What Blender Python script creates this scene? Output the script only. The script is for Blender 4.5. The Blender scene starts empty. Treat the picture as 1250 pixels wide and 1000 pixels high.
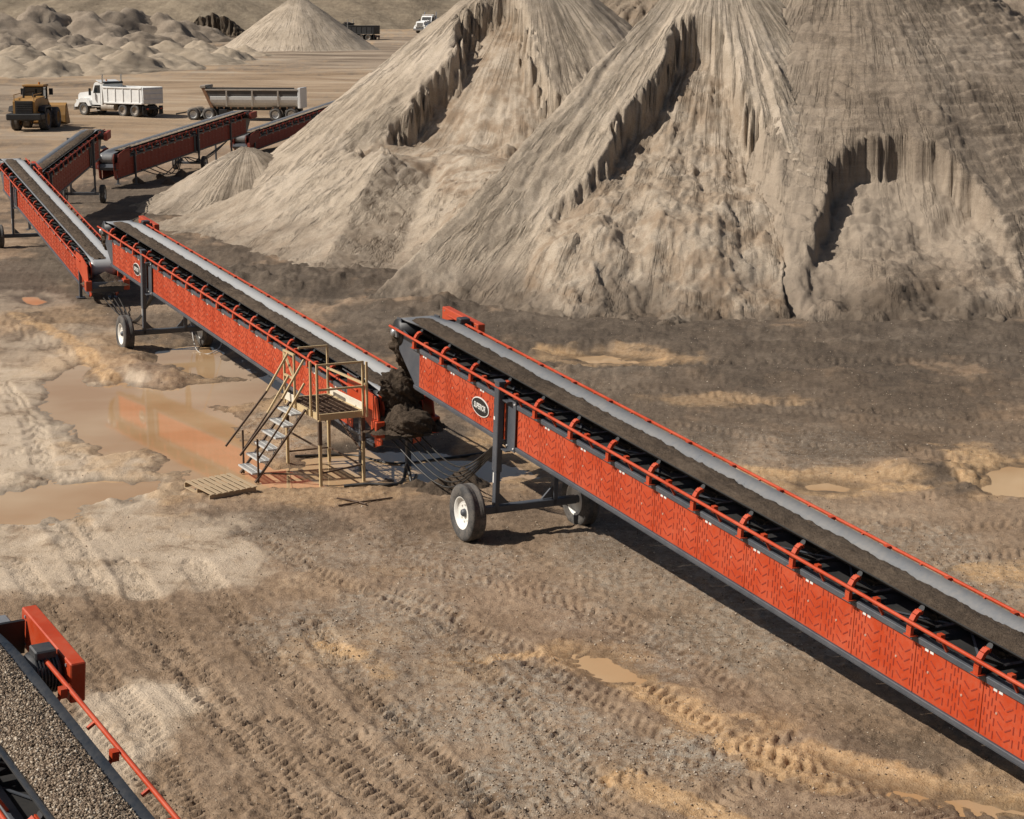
import bpy, bmesh, math, random
import numpy as np
from mathutils import Matrix, Vector

random.seed(7)
scene = bpy.context.scene
C = scene.collection

# ------------------------------------------------------------------ camera
F_PX, PITCH, CAM_H = 2339.69, 0.2031, 9.2255
cam_data = bpy.data.cameras.new('camera')
cam_data.sensor_fit = 'HORIZONTAL'
cam_data.sensor_width = 36.0
cam_data.lens = F_PX / 1250.0 * 36.0
cam_data.clip_start = 0.5
cam_data.clip_end = 6000.0
cam = bpy.data.objects.new('camera', cam_data)
C.objects.link(cam)
cam.location = (0, 0, CAM_H)
cam.rotation_euler = (math.pi / 2 - PITCH, 0, 0)
scene.camera = cam

# ------------------------------------------------------------------ sky, sun, exposure
SUN_TO = Vector((1.0, 0.20, -0.96)).normalized()      # the way the sunlight travels
SUN_EL = math.asin(-SUN_TO.z)
SUN_ROT = math.atan2(-SUN_TO.x, -SUN_TO.y)
world = bpy.data.worlds.new('World')
scene.world = world
world.use_nodes = True
wn = world.node_tree.nodes
sky = wn.new('ShaderNodeTexSky')
sky.sky_type = 'NISHITA'
sky.sun_disc = False
sky.sun_elevation = SUN_EL
sky.sun_rotation = SUN_ROT
sky.air_density = 1.0
sky.dust_density = 2.5
sky.ozone_density = 1.0
wn['Background'].inputs['Strength'].default_value = 0.05
world.node_tree.links.new(sky.outputs[0], wn['Background'].inputs[0])
sun_data = bpy.data.lights.new('sun', 'SUN')
sun_data.energy = 5.0
sun_data.angle = math.radians(0.5)
sun_data.color = (1.0, 0.945, 0.865)
sun = bpy.data.objects.new('sun', sun_data)
C.objects.link(sun)
sun.location = (-30, -10, 40)
sun.rotation_euler = SUN_TO.to_track_quat('-Z', 'Y').to_euler()
scene.view_settings.view_transform = 'Standard'
scene.view_settings.look = 'None'
scene.view_settings.gamma = 1.0
scene.view_settings.exposure = 0.06
scene.view_settings.use_curve_mapping = False

# ---NP-BEGIN
# ------------------------------------------------------------------ numpy noise and terrain functions
_rng = np.random.RandomState(11)
_perm = np.concatenate([_rng.permutation(256)] * 3)
_ang = _rng.rand(256) * 2 * np.pi
_gx, _gy = np.cos(_ang), np.sin(_ang)

def pnoise(x, y, seed=0):
    x = np.asarray(x, float) + seed * 17.31
    y = np.asarray(y, float) + seed * 9.77
    xi = np.floor(x).astype(int); yi = np.floor(y).astype(int)
    fx = x - xi; fy = y - yi
    xi &= 255; yi &= 255
    u = fx * fx * fx * (fx * (fx * 6 - 15) + 10); v = fy * fy * fy * (fy * (fy * 6 - 15) + 10)
    def g(ix, iy, dx, dy):
        h = _perm[_perm[ix] + iy]
        return _gx[h] * dx + _gy[h] * dy
    x1 = (xi + 1) & 255; y1 = (yi + 1) & 255
    a = g(xi, yi, fx, fy); b = g(x1, yi, fx - 1, fy)
    c = g(xi, y1, fx, fy - 1); d = g(x1, y1, fx - 1, fy - 1)
    return ((a + u * (b - a)) + v * ((c + u * (d - c)) - (a + u * (b - a)))) * 1.5

def fbm(x, y, octaves=4, seed=0, gain=0.5):
    s = 0; a = 1.0; t = 0
    for k in range(octaves):
        s = s + a * pnoise(x * 2.03 ** k, y * 2.03 ** k, seed + k * 3); t += a; a *= gain
    return s / t * 1.4

def ridged(x, y, octaves=3, seed=0):
    s = 0; a = 1.0; t = 0
    for k in range(octaves):
        s = s + a * (1 - 2 * np.abs(pnoise(x * 2.1 ** k, y * 2.1 ** k, seed + k * 5))); t += a; a *= 0.5
    return s / t

def sstep(a, b, x):
    t = np.clip((x - a) / (b - a), 0, 1)
    return t * t * (3 - 2 * t)

def unproj(px, py, z=0.0):
    """point of the ground level z that the photograph shows at a pixel of 1250 x 1000"""
    c, s = math.cos(PITCH), math.sin(PITCH)
    dx, dy = (px - 625) / F_PX, -(py - 500) / F_PX
    d = (dx, c + s * dy, -s + c * dy)
    t = (z - CAM_H) / d[2]
    return np.array([t * d[0], t * d[1], z])

def poly_sdf(x, y, P):
    """signed distance to polygon P, negative inside"""
    P = np.asarray(P, float); n = len(P)
    d = np.full(x.shape, 1e18); ins = np.zeros(x.shape, bool)
    for i in range(n):
        ax, ay = P[i]; bx, by = P[(i + 1) % n]
        ex, ey = bx - ax, by - ay
        t = np.clip(((x - ax) * ex + (y - ay) * ey) / (ex * ex + ey * ey + 1e-12), 0, 1)
        d = np.minimum(d, (x - ax - t * ex) ** 2 + (y - ay - t * ey) ** 2)
        cond = ((ay > y) != (by > y)) & (x < (bx - ax) * (y - ay) / (by - ay + 1e-12) + ax)
        ins ^= cond
    d = np.sqrt(d)
    return np.where(ins, -d, d)

def polyline_ds(x, y, P):
    """distance (signed by side) and arc length along polyline P"""
    P = np.asarray(P, float)
    best = np.full(x.shape, 1e18); sd = np.zeros(x.shape); sl = np.zeros(x.shape); acc = 0.0
    for i in range(len(P) - 1):
        ax, ay = P[i]; bx, by = P[i + 1]
        ex, ey = bx - ax, by - ay; L = math.hypot(ex, ey)
        t = np.clip(((x - ax) * ex + (y - ay) * ey) / (L * L), 0, 1)
        qx, qy = x - ax - t * ex, y - ay - t * ey
        dd = qx * qx + qy * qy
        m = dd < best
        best = np.where(m, dd, best)
        sd = np.where(m, np.sign(ex * qy - ey * qx) * np.sqrt(dd), sd)
        sl = np.where(m, acc + t * L, sl)
        acc += L
    return sd, sl

def terrain_base(x, y):
    """large shape of the yard: flat by the conveyors, climbing gently behind"""
    e = np.where(y > 125, (y - 125) * 0.014, 0.0)
    return e

def gpts(pl):
    return [tuple(unproj(a, b)[:2]) for a, b in pl]

# standing water: outlines on the ground (water level z = 0)
PUDDLES = [gpts(p) for p in [
    [(116, 476), (150, 466), (215, 480), (262, 500), (322, 556), (338, 592), (300, 598), (240, 597), (215, 580), (170, 556), (122, 522)],
    [(57, 462), (105, 443), (119, 468), (124, 515), (160, 552), (130, 556), (92, 530), (56, 500)],
    [(0, 604), (60, 588), (150, 584), (185, 600), (120, 615), (60, 640), (0, 650), (-60, 640), (-60, 610)],
    [(205, 482), (240, 468), (330, 462), (350, 474), (300, 496), (230, 498)],
    [(188, 430), (235, 420), (275, 430), (325, 464), (270, 462), (200, 446)],
    [(345, 562), (420, 545), (500, 552), (560, 556), (650, 566), (668, 585), (560, 600), (470, 586), (400, 597), (345, 594)],
    [(1178, 597), (1212, 576), (1262, 555), (1320, 560), (1320, 612), (1200, 609)],
    [(690, 797), (745, 800), (790, 830), (740, 838), (700, 815)],
    [(1005, 928), (1060, 945), (1130, 965), (1250, 982), (1300, 996), (1250, 1002), (1090, 975), (1020, 950)],
    [(22, 362), (50, 360), (62, 368), (45, 374), (24, 370)],
    [(680, 434), (740, 430), (808, 440), (790, 447), (720, 444)],
    [(960, 590), (1010, 585), (1060, 596), (1040, 603), (980, 600)],
]]
# tread-marked wheel tracks: centre line, width, lug pitch, depth
TRACKS = [(gpts(p), w, pitch, dep) for p, w, pitch, dep in [
    ([(68, 640), (140, 755), (215, 835), (300, 930), (352, 1010)], 0.5, 0.17, 0.030),
    ([(150, 690), (215, 800), (310, 905), (400, 1010)], 0.5, 0.17, 0.034),
    ([(235, 690), (330, 815), (425, 905), (530, 1010)], 0.5, 0.17, 0.030),
    ([(380, 765), (440, 850), (530, 930), (610, 1010)], 0.5, 0.17, 0.036),
    ([(40, 850), (120, 900), (200, 1010)], 0.5, 0.17, 0.02),
    ([(330, 880), (420, 950), (480, 1010)], 0.55, 0.17, 0.036),
    ([(470, 720), (560, 768), (640, 800), (690, 832), (765, 862)], 0.5, 0.20, 0.022),
    ([(560, 762), (620, 808), (700, 850), (800, 905)], 0.45, 0.20, 0.022),
    ([(690, 797), (800, 852), (900, 917), (1010, 962), (1120, 988), (1260, 1012)], 0.62, 0.22, 0.035),
    ([(590, 700), (700, 740), (770, 785)], 0.45, 0.2, 0.016),
    ([(1100, 700), (1180, 682), (1280, 672)], 0.7, 0.22, 0.03),
    ([(620, 455), (900, 447), (1280, 440)], 0.6, 0.25, 0.03),
    ([(600, 470), (800, 478), (1000, 500), (1280, 520)], 0.6, 0.25, 0.03),
    ([(0, 400), (90, 440), (170, 500)], 0.6, 0.22, 0.03),
    ([(430, 640), (520, 700), (640, 730), (760, 760), (900, 850)], 0.45, 0.2, 0.022),
    ([(300, 650), (380, 700), (520, 760), (620, 850), (760, 1000)], 0.45, 0.18, 0.026),
    ([(600, 1010), (700, 960), (840, 930), (960, 900)], 0.5, 0.2, 0.024),
    ([(260, 1010), (420, 900), (540, 860), (680, 850)], 0.42, 0.18, 0.016),
    ([(840, 1010), (900, 960), (1010, 930)], 0.5, 0.2, 0.03),
    ([(20, 690), (90, 790), (170, 880), (240, 1010)], 0.45, 0.17, 0.028),
    ([(820, 520), (960, 545), (1120, 560), (1280, 600)], 0.5, 0.22, 0.026),
    ([(900, 500), (1060, 515), (1280, 545)], 0.5, 0.22, 0.026),
    ([(1280, 640), (1160, 650), (1040, 640)], 0.5, 0.22, 0.024),
    ([(0, 560), (70, 540), (120, 575), (60, 592)], 0.4, 0.2, 0.02),
    ([(0, 470), (40, 520), (60, 600), (110, 660)], 0.5, 0.2, 0.03),
]]
# soil kinds: patches (pixel centre, pixel radii, weight) turned into places on the ground
def gblobs(L):
    out = []
    for px, py, rx, ry, w in L:
        c = unproj(px, py); k = F_PX / math.hypot(c[1], CAM_H)
        out.append((c[0], c[1], rx / k, ry * c[1] / (py - 18.2), w))
    return out
SILT = gblobs([(20, 470, 90, 36, .95), (20, 560, 110, 50, 1.0), (150, 575, 80, 22, .9), (130, 700, 130, 30, .8), (40, 520, 120, 60, .9), (60, 620, 130, 45, 1.0), (110, 680, 170, 40, .85), (215, 700, 60, 25, .9), (60, 430, 60, 30, .5), (150, 900, 60, 70, .9),
               (0, 380, 60, 20, .4), (270, 705, 50, 22, .8), (130, 650, 120, 40, .6), (110, 960, 60, 60, .8)])
OCHRE = gblobs([(120, 440, 60, 30, .4), (230, 545, 110, 60, .6), (720, 808, 55, 22, .7), (800, 850, 50, 14, .6), (880, 892, 60, 16, .9), (960, 935, 60, 18, 1.0),
                (1090, 965, 80, 16, .6), (1230, 580, 70, 28, 1.0), (1230, 705, 60, 20, .7), (745, 440, 75, 9, .6), (1000, 592, 110, 16, .8), (430, 790, 50, 16, .25),
                (390, 800, 40, 16, .3), (470, 700, 50, 10, .2), (250, 470, 60, 14, .4), (1220, 960, 60, 20, .35), (560, 820, 50, 16, .2), (410, 605, 90, 14, .5), (630, 560, 60, 30, .7),
                (60, 395, 50, 16, .3), (880, 490, 80, 7, .5), (800, 960, 60, 25, .2), (380, 720, 60, 20, .15), (250, 150, 160, 26, .35), (480, 48, 120, 10, .6), (300, 120, 200, 18, .3), (60, 100, 200, 12, .4)])
DARK = gblobs([(930, 478, 420, 42, .8), (1120, 535, 230, 34, .6), (760, 500, 120, 40, .6), (900, 430, 420, 36, .95), (700, 400, 300, 26, 1.0), (1150, 400, 220, 40, 1.0), (360, 350, 130, 30, 1.0), (230, 330, 90, 36, .9), (120, 330, 110, 50, .8), (190, 240, 130, 30, .9),
               (60, 330, 80, 46, .95), (70, 412, 60, 18, .55), (30, 380, 60, 14, .6), (330, 430, 60, 40, .5), (500, 560, 90, 40, .9), (1140, 590, 60, 20, .8), (1080, 520, 160, 30, .4), (230, 400, 90, 40, .7),
               (350, 640, 110, 20, .55), (560, 640, 120, 30, .35), (1060, 930, 90, 40, .45), (760, 640, 90, 50, .3), (100, 360, 120, 34, .6), (480, 400, 100, 30, .9)])
GRAVEL = gblobs([(600, 880, 120, 50, .8), (700, 900, 80, 40, .8), (830, 925, 70, 35, 1.0), (640, 950, 90, 40, .8), (450, 760, 110, 40, .6), (300, 540, 70, 30, .8), (330, 660, 60, 30, .5),
                 (820, 700, 140, 60, .5), (900, 780, 120, 50, .6), (1120, 700, 120, 50, .5), (560, 690, 80, 30, .5), (420, 680, 80, 30, .45), (950, 550, 100, 30, .5), (520, 820, 80, 40, .5)])
# lumpy ridges of churned mud
OCHRE_LINES = [(gpts(p), w) for p, w in [
    ([(690, 798), (745, 820), (800, 852), (870, 890), (950, 932), (1010, 960)], 0.42), ([(1000, 925), (1060, 948), (1130, 968), (1250, 986), (1300, 998)], 0.4),
    ([(560, 815), (640, 806), (700, 800)], 0.16), ([(395, 790), (440, 805), (470, 830)], 0.2), ([(870, 575), (940, 582), (1040, 596), (1120, 602)], 0.35),
    ([(660, 433), (740, 437), (810, 443)], 0.3), ([(1190, 700), (1280, 708)], 0.4), ([(20, 392), (80, 418), (125, 455), (140, 475)], 0.3), ([(760, 955), (830, 985), (900, 1010)], 0.3)]]
BERMS = [(gpts(p), w, h) for p, w, h in [
    ([(0, 388), (60, 405), (130, 440), (190, 470)], 0.9, 0.20),
    ([(20, 585), (80, 595), (130, 580)], 0.35, 0.10), ([(60, 622), (120, 612), (185, 606)], 0.4, 0.10),
    ([(0, 640), (60, 660), (110, 700)], 0.4, 0.08), ([(470, 398), (640, 428), (900, 432), (1100, 428)], 1.2, 0.22),
    ([(290, 345), (370, 356), (450, 345), (520, 380)], 2.0, 0.42), ([(1110, 580), (1170, 586)], 0.7, 0.25), ([(1140, 610), (1180, 600)], 0.4, 0.14),
    ([(700, 408), (900, 412), (1250, 402)], 1.6, 0.2), ([(600, 450), (760, 458), (1000, 462), (1250, 470)], 0.7, 0.14), ([(230, 292), (300, 322), (360, 345)], 2.0, 0.22),
    ([(1090, 555), (1150, 560)], 0.9, 0.16)]]

def blob_mask(x, y, L, seed):
    n = fbm(x * 0.55, y * 0.30, 4, seed) * 0.9 + fbm(x * 2.3, y * 1.6, 3, seed + 9) * 0.45
    m = np.zeros(x.shape)
    for cx, cy, rx, ry, w in L:
        sel = (np.abs(x - cx) < rx * 2.2) & (np.abs(y - cy) < ry * 2.2)
        if not sel.any(): continue
        r = np.sqrt(((x[sel] - cx) / rx) ** 2 + ((y[sel] - cy) / ry) ** 2)
        v = w * sstep(0.42, -0.22, (r - 1.0) + n[sel] * 0.8)
        m[sel] = np.maximum(m[sel], v)
    return m

def ground(x, y):
    x = np.asarray(x, float); y = np.asarray(y, float)
    near = sstep(150, 100, y)
    z = terrain_base(x, y) + 0.055
    far_w = sstep(90, 200, y)
    z = z + far_w * 0.35 * fbm(x * 0.03, y * 0.018, 3, 61) + sstep(110, 180, y) * 0.22 * ridged(x * 0.05, y * 0.22, 2, 67)
    mnear = y < 170
    silt = blob_mask(x, y, SILT, 21); ochre = blob_mask(x, y, OCHRE, 25); dark = blob_mask(x, y, DARK, 29); gravel = blob_mask(x, y, GRAVEL, 33)
    for P, w in OCHRE_LINES:
        P = np.array(P)
        sel = (x > P[:, 0].min() - 3 * w) & (x < P[:, 0].max() + 3 * w) & (y > P[:, 1].min() - 3 * w) & (y < P[:, 1].max() + 3 * w)
        if sel.any():
            xs, ys = x[sel], y[sel]
            d, s = polyline_ds(xs, ys, P)
            ochre[sel] = np.maximum(ochre[sel], sstep(1.15, 0.6, np.abs(d) / w + 0.55 * fbm(xs * 1.3, ys * 1.3, 4, 37, 0.6)))
    rough = 1.0 - 0.75 * silt
    z = z + near * (0.05 * fbm(x * 0.22, y * 0.2, 3, 1) + rough * (0.034 * fbm(x * 0.9, y * 0.9, 4, 2) + 0.03 * np.maximum(0, ridged(x * 1.5, y * 1.5, 3, 4) - 0.55) * 2))
    z = z + near * rough * 0.05 * np.maximum(0, fbm(x * 3.3, y * 3.3, 4, 5, 0.65) - 0.02) * (0.35 + 0.65 * sstep(-0.2, 0.3, fbm(x * 0.4, y * 0.4, 2, 8)))
    z = z + near * rough * 0.016 * fbm(x * 8.0, y * 6.5, 2, 6)
    z = z + dark * near * (0.06 * np.maximum(0, fbm(x * 1.4, y * 1.4, 4, 15)) )
    wet = np.zeros(x.shape)
    for P, w, h in BERMS:
        P = np.array(P)
        sel = (x > P[:, 0].min() - 3 * w) & (x < P[:, 0].max() + 3 * w) & (y > P[:, 1].min() - 3 * w) & (y < P[:, 1].max() + 3 * w)
        if not sel.any(): continue
        xs, ys = x[sel], y[sel]
        d, s = polyline_ds(xs, ys, P)
        d = d + 0.6 * w * fbm(xs * 0.8, ys * 0.8, 3, 41)
        b = np.exp(-(d / w) ** 2) * h * (0.6 + 0.55 * np.maximum(0, fbm(xs * 1.3, ys * 1.1, 4, 43, 0.5) + 0.25))
        z[sel] += b
    for P, w, pitch, dep in TRACKS:
        P = np.array(P)
        sel = (x > P[:, 0].min() - 2 * w) & (x < P[:, 0].max() + 2 * w) & (y > P[:, 1].min() - 2 * w) & (y < P[:, 1].max() + 2 * w)
        if not sel.any(): continue
        xs, ys = x[sel], y[sel]
        d, s = polyline_ds(xs, ys, P)
        d = d + 0.05 * fbm(xs * 1.1, ys * 1.1, 2, 47)
        fade = sstep(-1.1, -0.25, fbm(xs * 0.35, ys * 0.35, 3, int(P[0, 0] * 7) % 50 + 3))
        band = sstep(w * 0.64, w * 0.36, np.abs(d)) * fade
        ph = s / pitch + np.abs(d) / w * 1.6 + np.where(d > 0, 0.5, 0.0) + 0.25 * pnoise(xs * 2, ys * 2, 51)
        lug = sstep(-0.3, 0.5, np.sin(2 * np.pi * ph)) * sstep(-1.0, -0.2, fbm(xs * 1.7, ys * 1.7, 2, 53))
        rim = np.exp(-((np.abs(d) - w * 0.62) / 0.13) ** 2) * fade * (0.6 + 0.6 * fbm(xs * 3, ys * 3, 2, 57))
        z[sel] += band * (-dep * 0.25 - dep * 1.4 * lug) + rim * dep * 0.55
    pud = np.zeros(x.shape)
    for i, P in enumerate(PUDDLES):
        P = np.array(P); m = 1.6
        sel = (x > P[:, 0].min() - m) & (x < P[:, 0].max() + m) & (y > P[:, 1].min() - m * 2) & (y < P[:, 1].max() + m * 2)
        if not sel.any(): continue
        xs, ys = x[sel], y[sel]
        sd = poly_sdf(xs, ys, P) + (0.75 if i < 7 else 0.22) * fbm(xs * 0.7, ys * 0.45, 5, 71 + i, 0.62)
        k = sstep(0.55, -0.35, sd)
        z[sel] = z[sel] * (1 - 0.93 * k) - 0.035 * k
        pud[sel] = np.maximum(pud[sel], sstep(1.2, -0.1, sd))
    return z, dict(silt=silt, ochre=ochre, dark=dark, gravel=gravel, wet=pud)

def gz(x, y):
    return float(ground(np.array([x], float), np.array([y], float))[0][0])
# ---NP-END
# ---NP2-BEGIN
# ------------------------------------------------------------------ stockpile shapes
def cone(x, y, cx, cy, h, tan, seed, irr=0.07):
    dx, dy = x - cx, y - cy
    r = np.hypot(dx, dy); th = np.arctan2(dy, dx)
    k = 1 + irr * fbm(np.cos(th) * 1.6 + 5, np.sin(th) * 1.6 + 5, 3, seed)
    rr = np.sqrt(r * r + 0.5) * k
    return h - tan * rr, r, th

def softbase(z, s=0.45):
    return np.where(z > 6 * s, z, s * np.log1p(np.exp(np.clip(z / s, -30, 30))))

def nose(x, y, ax, ay, h, bx, by, side):
    """ridge running from an apex down to a foot; returns height along it and the offset to one side"""
    L = math.hypot(bx - ax, by - ay); ux, uy = (bx - ax) / L, (by - ay) / L
    s = (x - ax) * ux + (y - ay) * uy
    d = -(x - ax) * uy + (y - ay) * ux
    return h * (1 - np.abs(s) / L), d, s

def pile_left_base(x, y):
    z1, r, th = cone(x, y, 0.9, 97.0, 12.8, 0.79, 3)
    zn, d, s = nose(x, y, -5.0, 84.0, 4.6, -7.0, 68.0, 1)
    z2 = zn - 0.42 * np.abs(d) - 0.4 * np.maximum(0, -s)
    zm, dm, sm = nose(x, y, 0.9, 97.0, 11.8, -14.6, 80.5, 1)
    zm = 11.8 * np.clip(zm / 11.8, 0, 1) ** 1.3 + np.minimum(zm, 0)
    z3 = zm - 0.62 * np.abs(dm) - 1.6 * np.maximum(0, -dm)
    zq, dq, sq = nose(x, y, -0.2, 85.0, 5.4, -2.0, 66.0, 1)
    z4 = zq - 0.45 * np.abs(dq) - 0.4 * np.maximum(0, -sq)
    return np.maximum(np.maximum(z1, z4), np.maximum(z2, z3)), r, th

def pile_mid_base(x, y):
    z1, r, th = cone(x, y, 7.9, 75.3, 12.2, 0.70, 5)
    zn, d, s = nose(x, y, 7.9, 75.3, 12.2, -4.9, 61.0, 1)
    z = np.maximum(z1, zn - 0.62 * np.abs(d))
    z = z - 0.75 * np.maximum(0, -d) * (s > -3)
    zr, dr, sr = nose(x, y, 9.6, 74.0, 9.0, 9.6, 56.5, 1)
    z = z - 2.6 * np.maximum(0, dr - 0.6 + 0.6 * fbm(x * 0.5, y * 0.5, 3, 79))          # the far left side was dug away steeply
    return z, r, th

def pile_right_base(x, y):
    z1, r, th = cone(x, y, 13.3, 77.8, 14.0, 0.68, 7)
    zn, d, s = nose(x, y, 9.6, 74.0, 9.0, 8.7, 56.5, 1)
    z1 = z1 - 1.3 * np.maximum(0, -d - 0.2 + 0.5 * fbm(x * 0.5, y * 0.5, 3, 73))      # its left side is hidden under the middle pile
    return z1, r, th
# ---NP2-END
# ------------------------------------------------------------------ mesh helpers
class MB:
    """collects simple shapes into one mesh"""
    def __init__(self):
        self.v = []; self.f = []; self.sm = []
    def add(self, verts, faces, smooth=False):
        o = len(self.v)
        self.v += [tuple(p) for p in verts]
        self.f += [tuple(i + o for i in f) for f in faces]
        self.sm += [smooth] * len(faces)
        return self
    def box(self, x0, x1, y0, y1, z0, z1):
        return self.add([(x0, y0, z0), (x1, y0, z0), (x1, y1, z0), (x0, y1, z0), (x0, y0, z1), (x1, y0, z1), (x1, y1, z1), (x0, y1, z1)],
                        [(3, 2, 1, 0), (4, 5, 6, 7), (0, 1, 5, 4), (1, 2, 6, 5), (2, 3, 7, 6), (3, 0, 4, 7)])
    def bbox(self, x0, x1, y0, y1, z0, z1, b=0.02):
        """box with chamfered edges"""
        bm = bmesh.new()
        m = MB().box(x0, x1, y0, y1, z0, z1)
        vs = [bm.verts.new(p) for p in m.v]
        for f in m.f: bm.faces.new([vs[i] for i in f])
        bmesh.ops.bevel(bm, geom=list(bm.edges), offset=b, segments=1, affect='EDGES')
        bm.verts.index_update()
        self.add([v.co[:] for v in bm.verts], [[v.index for v in f.verts] for f in bm.faces])
        bm.free()
        return self
    def bar(self, p, q, w=0.05, h=None, up=(0, 0, 1)):
        """rectangular bar between two points"""
        p, q = Vector(p), Vector(q); h = w if h is None else h
        d = (q - p).normalized(); u = Vector(up)
        if abs(d.dot(u)) > 0.98: u = Vector((1, 0, 0))
        s = d.cross(u).normalized(); t = s.cross(d).normalized()
        vs = []
        for c in (p, q):
            for a, b in ((-1, -1), (1, -1), (1, 1), (-1, 1)):
                vs.append(c + s * (a * w / 2) + t * (b * h / 2))
        return self.add(vs, [(0, 1, 2, 3), (7, 6, 5, 4), (0, 4, 5, 1), (1, 5, 6, 2), (2, 6, 7, 3), (3, 7, 4, 0)])
    def tube(self, pts, r, n=8, cap=True, smooth=True):
        pts = [Vector(p) for p in pts]; rings = []
        rs = r if isinstance(r, (list, tuple)) else [r] * len(pts)
        prev = None
        for i, p in enumerate(pts):
            d = (pts[min(i + 1, len(pts) - 1)] - pts[max(i - 1, 0)]).normalized()
            if prev is None:
                a = Vector((0, 0, 1)) if abs(d.z) < 0.9 else Vector((1, 0, 0))
                s = d.cross(a).normalized()
            else:
                s = (prev - d * prev.dot(d)).normalized()
            prev = s; t = d.cross(s)
            rings.append([p + (s * math.cos(2 * math.pi * k / n) + t * math.sin(2 * math.pi * k / n)) * rs[i] for k in range(n)])
        vs = [v for rg in rings for v in rg]; fs = []
        for i in range(len(rings) - 1):
            for k in range(n):
                a = i * n + k; b = i * n + (k + 1) % n
                fs.append((a, b, b + n, a + n))
        self.add(vs, fs, smooth)
        if cap:
            self.add(rings[0], [tuple(reversed(range(n)))]); self.add(rings[-1], [tuple(range(n))])
        return self
    def lathe_y(self, prof, n=24, smooth=True, c=(0, 0, 0)):
        """profile of (radius, y) turned about the y axis"""
        vs = []; fs = []; m = len(prof)
        for k in range(n):
            a = 2 * math.pi * k / n
            for r, y in prof: vs.append((c[0] + r * math.cos(a), c[1] + y, c[2] + r * math.sin(a)))
        for k in range(n):
            k2 = (k + 1) % n
            for i in range(m - 1):
                fs.append((k * m + i, k * m + i + 1, k2 * m + i + 1, k2 * m + i))
        return self.add(vs, fs, smooth)
    def prism(self, poly, y0, y1):
        """polygon in x,z pulled from y0 to y1"""
        n = len(poly)
        vs = [(x, y0, z) for x, z in poly] + [(x, y1, z) for x, z in poly]
        fs = [tuple(range(n)), tuple(reversed(range(n, 2 * n)))]
        for i in range(n):
            j = (i + 1) % n
            fs.append((i, i + n, j + n, j))
        return self.add(vs, fs)
    def prism_x(self, poly, x0, x1):
        n = len(poly)
        vs = [(x0, y, z) for y, z in poly] + [(x1, y, z) for y, z in poly]
        fs = [tuple(reversed(range(n))), tuple(range(n, 2 * n))]
        for i in range(n):
            j = (i + 1) % n
            fs.append((i, j, j + n, i + n))
        return self.add(vs, fs)
    def mesh(self, name, mat=None):
        me = bpy.data.meshes.new(name)
        me.from_pydata(self.v, [], self.f)
        me.polygons.foreach_set('use_smooth', self.sm)
        bm = bmesh.new(); bm.from_mesh(me); bmesh.ops.recalc_face_normals(bm, faces=bm.faces); bm.to_mesh(me); bm.free()
        if mat: me.materials.append(mat)
        me.update()
        return me
    def build(self, name, mat, parent=None):
        return link(name, self.mesh(name, mat), parent)

def link(name, me, parent=None, loc=None, rot=None):
    o = bpy.data.objects.new(name, me)
    C.objects.link(o)
    if parent is not None: o.parent = parent
    if loc is not None: o.location = loc
    if rot is not None: o.rotation_euler = rot
    return o

def tag(o, label, cat, group=None):
    o['label'] = label; o['category'] = cat
    if group: o['group'] = group
    return o

def empty(name, loc=(0, 0, 0), rotz=0.0, parent=None):
    o = bpy.data.objects.new(name, None)
    o.empty_display_size = 0.3
    C.objects.link(o)
    o.location = loc; o.rotation_euler = (0, 0, rotz)
    if parent is not None: o.parent = parent
    return o

def grid_mesh(name, X, Y, Z, mat, attrs=None, keep=None):
    ny, nx = X.shape
    co = np.stack([X, Y, Z], -1).reshape(-1, 3)
    idx = np.arange(nx * ny).reshape(ny, nx)
    q = np.stack([idx[:-1, :-1], idx[:-1, 1:], idx[1:, 1:], idx[1:, :-1]], -1).reshape(-1, 4)
    if keep is not None:
        q = q[keep.reshape(-1)[q].any(1)]
        used = np.zeros(nx * ny, bool); used[q.ravel()] = True
        remap = np.cumsum(used) - 1
        q = remap[q]; co = co[used]
    else:
        used = np.ones(nx * ny, bool)
    me = bpy.data.meshes.new(name)
    me.vertices.add(len(co)); me.vertices.foreach_set('co', co.ravel())
    me.loops.add(q.size); me.loops.foreach_set('vertex_index', q.ravel().astype(np.int32))
    me.polygons.add(len(q))
    me.polygons.foreach_set('loop_start', np.arange(0, q.size, 4, dtype=np.int32))
    me.polygons.foreach_set('loop_total', np.full(len(q), 4, np.int32))
    me.polygons.foreach_set('use_smooth', np.ones(len(q), bool))
    for k, a in (attrs or {}).items():
        at = me.attributes.new(k, 'FLOAT', 'POINT')
        at.data.foreach_set('value', np.asarray(a, np.float32).reshape(-1)[used])
    me.materials.append(mat)
    me.update(); me.validate()
    return me

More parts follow.
